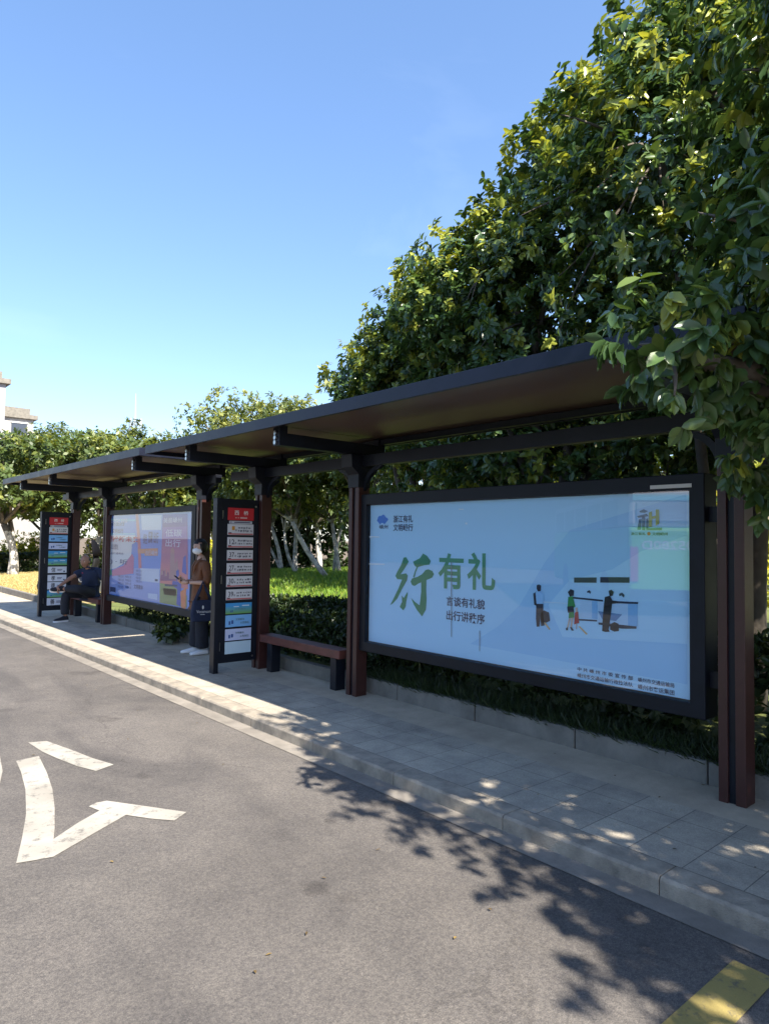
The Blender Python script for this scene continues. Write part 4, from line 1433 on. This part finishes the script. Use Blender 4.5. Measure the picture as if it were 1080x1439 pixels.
# sunlit lawn on the mound
P = np.stack([rng.uniform(6.2, 15.5, 60000), rng.uniform(8.6, 21, 60000)], 1)
q = P[:, 0]/P[:, 1]
P = P[(q > .45) & (q < 1.0)]
blades('lawn_grass', 'sunlit green lawn grass on the rise behind the near bench', 'grass', np.column_stack([P, zfield(P)]), .13, .016, M['grass'], 6, (.45, .25))
P = np.stack([rng.uniform(4.72, 9.4, 26000), rng.uniform(15.7, 30, 26000)], 1)
blades('dry_grass', 'straw-coloured dry grass of the far lawn', 'grass', np.column_stack([P, zfield(P, .03)]), .07, .014, M['drygrass'], 7, (.5, .3), .8)
# dark border grass hanging over the edging under the billboards
P = np.concatenate([np.stack([4.64+np.abs(rng.normal(size=24000))*.22, rng.uniform(-.5, 5.5, 24000)], 1), np.stack([4.66+np.abs(rng.normal(size=5000))*.2, rng.uniform(8.8, 12.8, 5000)], 1)])
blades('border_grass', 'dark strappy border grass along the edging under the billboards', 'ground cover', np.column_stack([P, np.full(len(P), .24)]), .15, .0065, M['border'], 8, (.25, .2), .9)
# fallen leaves
P = np.concatenate([np.stack([rng.uniform(3.3, 4.58, 70), rng.uniform(.8, 14, 70)], 1), np.stack([rng.uniform(.6, 3.1, 40), rng.uniform(1.2, 9, 40)], 1)])
Z = np.where(P[:, 0] > 3.16, PV+.006, RZ+.008)
n = len(P)
o = leaf_mesh('fallen_leaves', np.column_stack([P, Z]), np.column_stack([rng.normal(size=(n, 2)), np.full(n, .05)]), np.tile([0., 0, 1], (n, 1)), rng.uniform(.012, .034, n), rng.uniform(.006, .014, n),
              rng.uniform(0, 1, n), leaf_mat('dry_leaf', (.05, .035, .02), (.12, .08, .03), (.25, .17, .05), .1, .6))
tag(o, 'scattered fallen leaves on pavement and road', 'leaves', kind='stuff')


# ------------------------------------------------------------------ far buildings
def apartment(name, label, x0, x1, y0, y1, z1, wall, seed, floors, cols, step=False):
    r = thing(name, ((x0+x1)/2, (y0+y1)/2, 0), label, 'building', 'pale buildings beyond the trees')
    mb = MB(); mb.box(x0, x1, y0, y1, -.02, z1); w = mb.build('wall', wall, r)
    mb = MB(); mb.box(x0-.4, x1+.4, y0-.4, y1+.4, z1, z1+.5); mb.box(x0+.3, x1-.3, y0+.3, y1-.3, z1+.5, z1+1.3)
    mb.build('roof', M['concrete'], r)
    fh = z1/floors
    dkg = ink('window_glass', (.05, .06, .08), .15)
    for k in range(max(0, floors-5), floors):
        for c in range(cols):
            xa = x0+(x1-x0)*(c+.22)/cols; xb = x0+(x1-x0)*(c+.78)/cols
            mb = MB(); mb.box(xa-.1, xb+.1, y0-.12, y0-.002, k*fh+.8, k*fh+.92); mb.box(xa-.1, xb+.1, y0-.12, y0-.002, k*fh+2.5, k*fh+2.62)
            wn = mb.build('window', M['white'], r)
            MB().box(xa, xb, y0-.05, y0-.001, k*fh+.92, k*fh+2.5).build('pane', dkg, wn)
        nn = max(2, int((y1-y0)/3.2))
        for c in range(nn):
            ya = y0+(y1-y0)*(c+.25)/nn; yb = y0+(y1-y0)*(c+.75)/nn
            MB().box(x1+.001, x1+.05, ya, yb, k*fh+.9, k*fh+2.5).build('window', dkg, r)
    return r


WALLA = mat('grey_pink_render', (.33, .33, .36), .85, vary=.12, scale=.4)
WALLB = mat('cream_render', (.44, .43, .42), .85, vary=.1, scale=.4)
apartment('apartment_block', 'grey apartment block with dark windows cut off by the left edge', -6, 16.8, 78, 90, 17.2, WALLA, 1, 6, 7)
apartment('apartment_block', 'cream apartment block with a sloping dark roof edge right of the grey one', 16, 22.0, 88, 108, 15.4, WALLB, 2, 5, 2)
# low white building behind the far trees
r = thing('low_building', (8, 56, 0), 'long low white building glimpsed between the far trunks', 'building')
mb = MB(); mb.box(2, 13.6, 54, 60, -.02, 4.2); mb.build('wall', mat('white_render', (.30, .285, .265), .85, vary=.1, scale=.5), r)
mb = MB(); mb.box(1.7, 13.9, 53.7, 60.3, 4.2, 4.5); mb.build('roof', M['concrete'], r)
for k in range(3):
    MB().box(3.2+k*3.1, 4.8+k*3.1, 53.95, 53.999, 1.2, 2.9).build('window', ink('window_glass', (.05, .06, .08), .15), r)
# unseen pale building added across the road to even the billboard glass reflections
r = thing('low_building', (-29, 14, 0), 'long pale unseen building added across the road for even billboard reflections', 'building')
mb = MB(); mb.box(-34, -27, -14, 46, -.02, 8.4); mb.build('wall', mat('pale_blue_render', (.40, .43, .48), .85, vary=.06, scale=.4), r)
mb = MB(); mb.box(-34.3, -26.7, -14.3, 46.3, 8.4, 8.8); mb.build('roof', M['concrete'], r)
for k in range(12):
    MB().box(-26.999, -26.95, -11+k*4.7, -8.4+k*4.7, 4.9, 6.6).build('window', ink('window_glass', (.05, .06, .08), .15), r)
# pale lattice mast
x, y = polar(185, 140)
r = thing('lattice_mast', (x, y, 0), 'thin white lattice mast above the far trees', 'mast')
mb = MB()
hts = [0, 8, 15, 20.5, 24.5]
wd = [2.4, 1.9, 1.5, 1.1, .5]
for s1 in (-1, 1):
    for s2_ in (-1, 1):
        mb.tube([(x+s1*w, y+s2_*w, z) for w, z in zip(wd, hts)], .08, 5)
for i in range(16):
    z = 2+i*1.4; w = 2.4-1.75*z/24.5
    mb.box(x-w, x+w, y-w-.06, y-w+.06, z, z+.08); mb.box(x-w-.06, x-w+.06, y-w, y+w, z, z+.08)
    mb.tube([(x-w, y-w, z), (x+w, y-w, z+1.4)], .08, 4)
mb.build('lattice', ink('hazy_steel', (.30, .36, .42)), r)
mb = MB(); mb.tube([(x, y, 24.5), (x, y, 29.5)], [.28, .08], 6)
for z in (21, 23):
    for a in range(3):
        mb.box(x-.2+1.1*math.cos(a*2.1), x+.2+1.1*math.cos(a*2.1), y-.2+1.1*math.sin(a*2.1), y+.2+1.1*math.sin(a*2.1), z, z+1.7)
mb.build('antenna', ink('hazy_steel', (.30, .36, .42)), r)

# ------------------------------------------------------------------ parked scooter behind the far bench
def make_scooter():
    b = ony(135, 790, 17.3)
    bx, by = b.x-.40, 17.3+.31
    r = thing('motor_scooter', (bx, by, .24), 'dark parked motor scooter half hidden behind the seated man', 'scooter')
    r.rotation_euler.z = math.radians(-128)
    z0 = .24
    for s, yy in ((-1, -.62), (1, .62)):
        mb = MB()
        ring = []
        for k in range(18):
            t = 2*math.pi*k/18
            ring.append([(bx+.055*math.cos(a), by+yy+(.21+.05*math.sin(a))*math.cos(t), z0+.25+(.21+.05*math.sin(a))*math.sin(t)) for a in np.linspace(0, 2*math.pi, 8, endpoint=False)])
        ring.append(ring[0])
        mb.loft(ring, cap=False)
        w = mb.build('wheel', M['rubber'], r, smooth=True)
        mb = MB(); mb.tube([(bx-.04, by+yy, z0+.25), (bx+.04, by+yy, z0+.25)], .15, 14); mb.build('rim', M['steel'], w)
    sec = []
    for yy, zc, hw, hh in ((-.62, .62, .06, .05), (-.5, .62, .14, .16), (-.2, .58, .17, .2), (.1, .45, .16, .16), (.2, .34, .16, .06), (.42, .34, .16, .06)):
        sec.append([(bx+hw*math.cos(a), by+yy, z0+zc+hh*math.sin(a)) for a in np.linspace(0, 2*math.pi, 12, endpoint=False)])
    MB().loft(sec).build('body', M['navy'], r, smooth=True)
    sec = []
    for yy, zc, hw, hh in ((-.7, .80, .08, .03), (-.55, .82, .15, .05), (-.2, .80, .17, .05), (.06, .76, .11, .03)):
        sec.append([(bx+hw*math.cos(a), by+yy, z0+zc+hh*math.sin(a)) for a in np.linspace(0, 2*math.pi, 12, endpoint=False)])
    MB().loft(sec).build('seat', M['rubber'], r, smooth=True)
    sec = []
    for yy, zc, hw, t in ((.40, .34, .17, .04), (.46, .6, .2, .05), (.52, .85, .19, .06), (.50, 1.02, .12, .05)):
        sec.append([(bx+hw*math.cos(a), by+yy+t*math.sin(a), z0+zc) for a in np.linspace(0, 2*math.pi, 12, endpoint=False)])
    MB().loft(sec).build('leg_shield', M['rubber'], r, smooth=True)
    sec = []
    for yy, zc, hw in ((.58, .98, .26), (.56, 1.15, .25), (.50, 1.30, .17), (.46, 1.38, .05)):
        sec.append([(bx+hw*math.cos(a), by+yy+.012*math.sin(a)-.06*math.cos(a)**2, z0+zc) for a in np.linspace(0, 2*math.pi, 12, endpoint=False)])
    MB().loft(sec).build('windshield', mat('black_cover', (.004, .004, .006), .8, spec=.12), r, smooth=True)
    mb = MB(); mb.tube([(bx-.36, by+.34, z0+1.02), (bx-.18, by+.46, z0+1.05), (bx+.18, by+.46, z0+1.05), (bx+.36, by+.34, z0+1.02)], .016, 8)
    mb.tube([(bx, by+.48, z0+1.0), (bx, by+.62, z0+.3)], .03, 8)
    mb.build('handlebar', M['rubber'], r)
    for s in (-1, 1):
        mb = MB(); mb.tube([(bx+s*.2, by+.45, z0+1.05), (bx+s*.33, by+.43, z0+1.2)], .007, 6); mb.ball((bx+s*.35, by+.43, z0+1.24), (.06, .02, .04), 10, 6)
        mb.build('mirror', M['frame'], r, smooth=True)
    return r


make_scooter()


# ------------------------------------------------------------------ people
def skin_mesh(nodes, edges, root, sub=2):
    """smooth continuous surface grown over a skeleton; nodes: name -> (x, y, z, r) or (x, y, z, rx, ry)"""
    keys = list(nodes)
    me = bpy.data.meshes.new('skeleton')
    me.from_pydata([nodes[k][:3] for k in keys], [(keys.index(a), keys.index(b)) for a, b in edges], [])
    o = bpy.data.objects.new('skeleton', me)
    COL.objects.link(o)
    o.modifiers.new('skin', 'SKIN')
    s = o.modifiers.new('sub', 'SUBSURF'); s.levels = sub; s.render_levels = sub
    for i, k in enumerate(keys):
        q = nodes[k]
        d = me.skin_vertices[0].data[i]
        d.radius = (q[3], q[4] if len(q) > 4 else q[3])
        d.use_root = (k == root)
    dg = bpy.context.evaluated_depsgraph_get()
    out = bpy.data.meshes.new_from_object(o.evaluated_get(dg))
    bpy.data.objects.remove(o)
    return out


def shoe_rings(heel, toe, up, width, hgt):
    h, t, u = Vector(heel), Vector(toe), Vector(up).normalized()
    d = t-h; L = d.length; d.normalize(); s = d.cross(u).normalized(); u = s.cross(d)
    R = []
    for f, w, z in ((-.02, .55, .75), (.08, .8, 1.0), (.3, .85, .95), (.5, .92, .72), (.72, 1.05, .55), (.9, .85, .42), (1.0, .45, .28)):
        c = h+d*(f*L)
        ring = []
        for k in range(12):
            a = 2*math.pi*k/12
            zz = max(0, math.sin(a))*hgt*z if math.sin(a) > 0 else math.sin(a)*.012
            ring.append(c+s*(math.cos(a)*width*w*.5)+u*(zz+.012))
        R.append(ring)
    return R


def head_mesh(mb, c, R, skin, turn=0.0, tilt=0.0):
    """head centred on c with face towards +y, half-height R; includes nose, brow, ears, lips, eyes"""
    c = Vector(c)
    rot = Matrix.Rotation(turn, 3, 'Z') @ Matrix.Rotation(tilt, 3, 'X')
    part = MB()
    def shape(q):
        x, y, z = q.x/R, q.y/R, q.z/R
        if z < -.1:
            k = 1-.30*min(1, (-z-.1)/.9); x *= k
            y = y*(1-.18*min(1, (-z-.1)/.9))+.05*(-z)
        if y > .2:
            y = y*.93
            y += .17*math.exp(-((x/.13)**2))*math.exp(-(((z+.22)/.17)**2))          # nose
            y += .04*math.exp(-(((z-.14)/.10)**2))*math.exp(-((x/.5)**2))            # brow
            y -= .07*math.exp(-(((abs(x)-.30)/.13)**2))*math.exp(-(((z-.0)/.10)**2))  # sockets
            y += .05*math.exp(-((x/.22)**2))*math.exp(-(((z+.52)/.07)**2))           # mouth
            y += .06*math.exp(-((x/.25)**2))*math.exp(-(((z+.88)/.13)**2))           # chin
        if y < -.2 and z > -.2:
            y *= 1.08
        return Vector((x*R, y*R, z*R))
    part.use(skin).ball((0, 0, 0), (R*.72, R*.84, R), 28, 22, fn=shape)
    for s in (-1, 1):
        part.ball((s*R*.70, -R*.06, -R*.08), (R*.07, R*.15, R*.24), 10, 8)
        part.use(M['eyewhite']).ball((s*R*.29, R*.63, R*.0), (R*.13, R*.06, R*.065), 10, 6)
        part.use(M['eye']).ball((s*R*.29, R*.675, R*.0), (R*.055, R*.03, R*.06), 8, 6)
        part.use(M['hair']).ball((s*R*.30, R*.74, R*.20), (R*.17, R*.04, R*.03), 8, 5)
        part.use(skin)
    part.use(M['lip']).ball((0, R*.80, -R*.50), (R*.22, R*.06, R*.05), 12, 6)
    m4 = Matrix.Translation(c) @ rot.to_4x4()
    o = len(mb.v)
    for mt in part.mats:
        mb.use(mt)
    for q in part.v:
        mb.v.append(tuple(m4 @ Vector(q)))
    for f, mi in zip(part.f, part.mi):
        mb.f.append(tuple(i+o for i in f)); mb.mi.append(mb.mats.index(part.mats[mi]))
    mb.use(skin)
    return m4


def hand(mb, wrist, palm, fdir, side, curl, s=1.0):
    """palm and five fingers; fdir = finger direction, side = thumb side, curl = bending direction"""
    w, p = Vector(wrist), Vector(palm)
    f, t, c = Vector(fdir).normalized(), Vector(side).normalized(), Vector(curl).normalized()
    mb.tube([w, w*.4+p*.6, p, p+f*.018*s], [.023*s, .031*s, .036*s, .026*s], 8)
    for k, (off, ln) in enumerate(((.026, .062), (.009, .072), (-.009, .067), (-.025, .052))):
        b = p+t*off*s+f*.012*s
        mb.tube([b, b+f*ln*.45*s+c*.006*s, b+f*ln*.75*s+c*.022*s, b+f*ln*.85*s+c*.042*s], [.0098*s, .0092*s, .0084*s, .006*s], 6)
    b = p+t*.030*s-f*.020*s
    mb.tube([b, b+t*.022*s+f*.018*s+c*.008*s, b+t*.024*s+f*.042*s+c*.024*s], [.012*s, .0105*s, .007*s], 6)


def attach(me_list, name, m, parent, M4, smooth=True, extra=None):
    mb = extra or MB()
    for me in me_list:
        mb.mesh(me)
    out = []
    for q in mb.v:
        q = Vector(q)
        f = .011*noise.noise(Vector((q.x*11, q.y*11, q.z*6.0)))+.006*noise.noise(Vector((q.x*26, q.y*26, q.z*15)))
        c = Vector((q.x, q.y, 0)); c = c.normalized() if c.length > 1e-4 else Vector((0, 1, 0))
        out.append(tuple(q+c*f))
    mb.v = out
    mb.xf(M4)
    return mb.build(name, m, parent, smooth=smooth, world=True)


# --- standing woman, facing the road
def make_woman():
    loc = Vector((4.33, 8.66, PV))
    r = thing('person', loc, 'woman in brown jacket, dark trousers and white mask standing by the near route sign', 'person')
    M4 = Matrix.Translation(loc) @ Matrix.Rotation(math.radians(82), 4, 'Z')
    # skin body
    body = {'pel': (0, 0, .80, .085, .07), 'sp': (0, 0, .98, .10, .08), 'ch': (0, .01, 1.14, .12, .085), 'nk': (0, .0, 1.27, .05, .05), 'hd': (0, .015, 1.35, .045, .048),
            'sl': (-.15, 0, 1.215, .048), 'el': (-.205, -.02, .965, .036), 'wl': (-.085, .20, .965, .022),
            'sr': (.15, 0, 1.215, .048), 'er': (.20, .0, .965, .036), 'wr': (.055, .215, .975, .022),
            'hl': (-.075, 0, .74, .065), 'kl': (-.09, .01, .43, .055), 'al': (-.09, -.01, .08, .036),
            'hr': (.075, 0, .74, .065), 'kr': (.09, .03, .43, .055), 'ar': (.09, .02, .08, .036)}
    ed = [('pel', 'sp'), ('sp', 'ch'), ('ch', 'nk'), ('nk', 'hd'), ('ch', 'sl'), ('sl', 'el'), ('el', 'wl'), ('ch', 'sr'), ('sr', 'er'), ('er', 'wr'),
          ('pel', 'hl'), ('hl', 'kl'), ('kl', 'al'), ('pel', 'hr'), ('hr', 'kr'), ('kr', 'ar')]
    mb = MB(); mb.use(M['skin'])
    mb.mesh(skin_mesh(body, ed, 'pel'))
    h4 = head_mesh(mb, (0, .035, 1.435), .108, M['skin'], turn=math.radians(14), tilt=math.radians(-3))
    hand(mb, (-.085, .20, .965), (-.045, .262, .972), (.75, .65, -.05), (.1, .2, 1), (.5, -.2, .3), .95)
    hand(mb, (.055, .215, .975), (.022, .278, .985), (-.75, .65, .0), (0, .2, 1), (-.5, -.2, .3), .95)
    mb.xf(M4).build('body', M['skin'], r, smooth=True)
    # hair: cap and gathered back
    mb = MB()
    R = .108
    mb.ball((0, -.012, .014), (R*.82, R*.96, R*1.02), 24, 18, keep=lambda q: not (q.y > .022 and q.z < .040+.25*max(0, abs(q.x)-.03)))
    mb.ball((0, -.095, -.01), (.045, .04, .055), 12, 8)
    for s in (-1, 1):
        mb.tube([(s*.078, .03, .055), (s*.083, .03, .0), (s*.08, .022, -.045)], [.014, .012, .004], 6)
    mb.xf(M4 @ h4).build('hair', M['hair'], r, smooth=True)
    mb = MB()
    mb.ball((0, .012, -.042), (R*.70, R*.86, R*.52), 20, 12, keep=lambda q: q.y > .012 and q.z > -.058)
    for s in (-1, 1):
        mb.tube([(s*.066, .035, -.02), (s*.078, .0, .0)], .003, 4)
    mb.xf(M4 @ h4).build('face_mask', M['mask'], r, smooth=True)
    # jacket with sleeves to the elbow
    J = {'hb': (0, .0, .70, .176, .128), 'hm': (0, .0, .74, .172, .125), 'wa': (0, .005, .90, .15, .108), 'ch': (0, .012, 1.10, .158, .112), 'tp': (0, .0, 1.235, .085, .075),
         'sl': (-.15, -.005, 1.205, .068), 'ml': (-.19, -.015, 1.08, .066), 'el': (-.208, -.012, .985, .064), 'fl': (-.188, .035, .972, .06),
         'sr': (.15, -.005, 1.205, .068), 'mr': (.185, -.01, 1.08, .066), 'er': (.205, .005, .985, .064), 'fr': (.18, .05, .972, .06)}
    je = [('hb', 'hm'), ('hm', 'wa'), ('wa', 'ch'), ('ch', 'tp'), ('ch', 'sl'), ('sl', 'ml'), ('ml', 'el'), ('el', 'fl'), ('ch', 'sr'), ('sr', 'mr'), ('mr', 'er'), ('er', 'fr')]
    jk = attach([skin_mesh(J, je, 'hm')], 'jacket', M['brown'], r, M4)
    for s in (-1, 1):
        mb = MB()
        mb.loft([[(s*.012, .085, 1.25), (s*.06, .07, 1.265), (s*.065, .02, 1.29), (s*.05, .02, 1.30)], [(s*.015, .122, 1.17), (s*.065, .116, 1.19), (s*.09, .05, 1.262), (s*.06, .05, 1.275)],
                 [(s*.012, .13, 1.05), (s*.025, .13, 1.06), (s*.03, .128, 1.065), (s*.02, .128, 1.06)]])
        mb.xf(M4).build('lapel', M['brown'], jk, smooth=False)
    T = {'w': (0, 0, .80, .125, .095), 'hl': (-.08, 0, .70, .10), 'kl': (-.092, .01, .40, .092), 'al': (-.095, 0, .12, .094), 'bl': (-.095, 0, .075, .09),
         'hr': (.08, 0, .70, .10), 'kr': (.092, .025, .40, .092), 'ar': (.095, .02, .12, .094), 'br': (.095, .02, .075, .09)}
    te = [('w', 'hl'), ('hl', 'kl'), ('kl', 'al'), ('al', 'bl'), ('w', 'hr'), ('hr', 'kr'), ('kr', 'ar'), ('ar', 'br')]
    attach([skin_mesh(T, te, 'w')], 'trousers', M['darkcloth'], r, M4)
    for s, dy in ((-1, -.02), (1, .03)):
        mb = MB(); mb.loft(shoe_rings((s*.095, -.06+dy, .0), (s*.115, .19+dy, .0), (0, 0, 1), .094, .075))
        mb.xf(M4).build('shoe', M['shoe'], r, smooth=True)
    # bag hanging from her left forearm, phone in her hands: things of their own
    c = Vector((-.235, .10, .955))
    bw = M4 @ Vector((-.25, .07, .42))
    b = thing('tote_bag', bw, 'dark navy tote bag with small white print hanging from the woman\'s arm', 'bag')
    mb = MB()
    prof = [(-.155, .74), (-.165, .55), (-.15, .46), (.15, .46), (.165, .55), (.135, .74)]
    rings = []
    for x, k in ((-.285, .86), (-.27, 1), (-.225, 1), (-.21, .86)):
        rings.append([(x, .055+a*k, .60+(z-.60)*(1 if k == 1 else .95)) for a, z in prof])
    mb.loft(rings)
    mb.xf(M4).build('bag_body', M['navycloth'], b, smooth=False, bevel=.01)
    for x in (-.275, -.222):
        mb = MB()
        mb.tube([(x, -.06, .735), (x*.97, .01, .87), (-.245, .06, .985), (x*.97, .10, .87), (x, .16, .735)], .013, 6)
        mb.xf(M4).build('strap', M['navycloth'], b, smooth=True)
    mb = MB()
    a, fs = glyphs('Vocanson', .0)
    mb.add([(-.2875, .15-.19*(q[0]), .575+.038*q[1]) for q in a], fs)
    mb.add([(-.2875, .065+.012*math.cos(t), .648+.026*math.sin(t)) for t in np.linspace(0, 6.28, 12, endpoint=False)], [tuple(range(12))])
    mb.add([(-.2875, .10, .552), (-.2875, .04, .552), (-.2875, .04, .558), (-.2875, .10, .558)], [(0, 1, 2, 3)])
    mb.xf(M4).build('print', M['white'], b)
    pw = M4 @ Vector((-.01, .31, 1.0))
    mb = MB(); mb.box(-.036, .036, -.005, .005, -.07, .07)
    mb.xf(M4 @ Matrix.Translation((-.012, .315, 1.012)) @ Matrix.Rotation(math.radians(-50), 4, 'X'))
    ph = mb.build('phone', M['rubber'], None, bevel=.004)
    tag(ph, 'small dark phone held by the standing woman', 'phone')
    return r


make_woman()


# --- seated man, left ankle on right knee, right hand on the raised shoe
def make_man():
    loc = Vector((4.43, 13.36, PV))
    r = thing('person', loc, 'bald man in navy shirt seated on the far bench with one ankle on his knee', 'person')
    M4 = Matrix.Translation(loc) @ Matrix.Rotation(math.radians(112), 4, 'Z')
    B = {'pel': (0, 0, .52, .09, .075), 'sp': (-.02, .01, .68, .085, .07), 'ch': (-.05, .05, .84, .10, .07), 'nk': (-.05, .115, .975, .055, .055), 'hd': (-.05, .145, 1.04, .05, .052),
         'sl': (-.23, .03, .905, .046), 'el': (-.32, -.11, .70, .04), 'wl': (-.23, -.12, .48, .028),
         'sr': (.13, .08, .905, .046), 'er': (.21, .30, .77, .042), 'wr': (.19, .53, .645, .028),
         'hr': (.09, .06, .50, .07), 'kr': (.12, .44, .50, .055), 'ar': (.10, .45, .09, .042),
         'hl': (-.09, .06, .50, .07), 'kl': (-.22, .41, .60, .055), 'al': (.13, .50, .60, .042)}
    ed = [('pel', 'sp'), ('sp', 'ch'), ('ch', 'nk'), ('nk', 'hd'), ('ch', 'sl'), ('sl', 'el'), ('el', 'wl'), ('ch', 'sr'), ('sr', 'er'), ('er', 'wr'),
          ('pel', 'hl'), ('hl', 'kl'), ('kl', 'al'), ('pel', 'hr'), ('hr', 'kr'), ('kr', 'ar')]
    mb = MB(); mb.use(M['skin_tan'])
    mb.mesh(skin_mesh(B, ed, 'pel'))
    head_mesh(mb, (-.05, .18, 1.10), .118, M['skin_tan'], turn=math.radians(12), tilt=math.radians(-6))
    hand(mb, (.19, .53, .645), (.175, .575, .60), (-.1, .35, -.9), (-.8, .3, 0), (-.2, -.7, -.2), 1.05)
    hand(mb, (-.23, -.12, .48), (-.22, -.13, .435), (.1, .1, -1), (.6, .6, 0), (.3, .6, 0), 1.05)
    mb.xf(M4).build('body', M['skin_tan'], r, smooth=True)
    # thin cropped hair round the sides
    mb = MB()
    mb.ball((-.05, .172, 1.11), (.087, .101, .118), 22, 16, keep=lambda q: q.y < .0 and -.06 < q.z < .045)
    mb.xf(M4).build('hair', mat('cropped_grey_hair', (.07, .065, .06), .8), r, smooth=True)
    Sx = {'hb': (0, -.015, .43, .165, .14), 'hm': (0, -.01, .53, .165, .135), 'wa': (-.02, .01, .66, .155, .125), 'ch': (-.05, .045, .84, .175, .125), 'tp': (-.05, .10, .955, .085, .08),
          'sl': (-.23, .025, .905, .085), 'ml': (-.275, -.04, .805, .08), 'll': (-.29, -.065, .765, .078),
          'sr': (.13, .075, .905, .085), 'mr': (.168, .165, .85, .08), 'lr': (.183, .21, .825, .078)}
    se = [('hb', 'hm'), ('hm', 'wa'), ('wa', 'ch'), ('ch', 'tp'), ('ch', 'sl'), ('sl', 'ml'), ('ml', 'll'), ('ch', 'sr'), ('sr', 'mr'), ('mr', 'lr')]
    sh_ = attach([skin_mesh(Sx, se, 'hm')], 'shirt', M['navycloth'], r, M4)
    mb = MB()
    mb.tube([(-.05+.075*math.cos(t), .11+.06*math.sin(t), .98+.012*math.sin(t)) for t in np.linspace(0, 6.283, 14)], .014, 6, cap=False)
    mb.xf(M4).build('collar', M['navycloth'], sh_, smooth=True)
    mb = MB(); mb.ball((.02, .175, .88), (.022, .008, .01), 8, 5)
    mb.xf(M4).build('badge', ink('badge_red', (.4, .05, .08)), sh_)
    T = {'w': (0, 0, .52, .155, .125), 'hr': (.10, .10, .505, .11), 'kr': (.125, .45, .50, .088), 'sr': (.115, .46, .28, .075), 'ar': (.10, .45, .115, .078),
         'hl': (-.10, .10, .515, .11), 'kl': (-.225, .42, .61, .088), 'sl': (-.04, .47, .605, .075), 'al': (.085, .495, .60, .07)}
    te = [('w', 'hr'), ('hr', 'kr'), ('kr', 'sr'), ('sr', 'ar'), ('w', 'hl'), ('hl', 'kl'), ('kl', 'sl'), ('sl', 'al')]
    attach([skin_mesh(T, te, 'w')], 'trousers', M['darkcloth'], r, M4)
    def shoe(heel, toe, up):
        h, t, u = Vector(heel), Vector(toe), Vector(up).normalized()
        mb = MB(); mb.loft(shoe_rings(h+u*.016, t+u*.016, u, .098, .085))
        s = mb.xf(M4).build('shoe', M['darkcloth'], r, smooth=True)
        mb = MB()
        d = (t-h).normalized(); sd = d.cross(u).normalized()
        rings = []
        for f, w in ((-.04, .5), (.08, .9), (.3, .92), (.5, .97), (.72, 1.1), (.92, .9), (1.03, .45)):
            c = h+d*(f*(t-h).length)
            hw = .098*w*.5
            rings.append([c-sd*hw, c+sd*hw, c+sd*hw+u*.03, c-sd*hw+u*.03])
        mb.loft(rings)
        mb.xf(M4).build('sole', M['shoe'], s)
    shoe((.10, .40, .0), (.13, .66, .0), (0, 0, 1))
    shoe((.145, .455, .555), (.27, .66, .56), (-.55, .15, .8))
    return r


make_man()


# ------------------------------------------------------------------ bus parked across the road (seen in the billboard glass)
def make_bus():
    c = Vector((-6.7, 7.25, RZ))
    r = thing('city_bus', c, 'green bus parked across the road, seen mirrored in the billboard glass', 'bus')
    M4 = Matrix.Translation(c) @ Matrix.Rotation(math.atan2(.72, .69), 4, 'Z')
    GREEN = mat('bus_green_paint', (.22, .62, .06), .35)
    GL = ink('bus_window', (.35, .38, .48), .12)
    mb = MB(); mb.box(-1.25, 1.25, 0, 10.5, .35, 2.05); body = mb.xf(M4).build('body', GREEN, r, bevel=.08)
    mb = MB(); mb.box(-1.24, 1.24, .03, 10.45, 2.052, 2.95); mb.xf(M4).build('upper_body', ink('bus_upper', (.62, .60, .70), .3), r, bevel=.1)
    mb = MB(); mb.box(-1.05, 1.05, .0, .028, 2.2, 2.62); mb.xf(M4).build('rear_window', GL, r)
    mb = MB(); mb.box(-1.15, 1.15, .0, .027, 2.68, 2.80); mb.xf(M4).build('rear_display', ink('cyan_band', (.10, .45, .75)), r)
    for s in (-1, 1):
        for k in range(5):
            mb = MB(); mb.box(s*1.241-.012, s*1.241+.012, 1.0+k*1.85, 2.6+k*1.85, 2.1, 2.75); mb.xf(M4).build('window', GL, r)
        mb = MB(); mb.box(s*1.12-.09, s*1.12+.09, -.03, -.0005, .8, 1.6); mb.xf(M4).build('tail_light', ink('tail_red', (.45, .03, .06), .3), r)
        for yy in (2.3, 8.0):
            mb = MB(); mb.tube([(s*.95, yy, .48), (s*1.262, yy, .48)], .48, 20); w = mb.xf(M4).build('wheel', M['rubber'], r)
    mb = MB(); mb.box(-1.22, 1.22, -.06, -.001, .38, .62); mb.xf(M4).build('bumper', M['frame'], r)
    mb = MB()
    a, fs = glyphs('浙D·05280D', .01)
    mb.add([(-.95+1.9*q[0], -.004, 1.52+.26*q[1]) for q in a], fs)
    mb.xf(M4).build('lettering', M['white'], r)
    return r


make_bus()
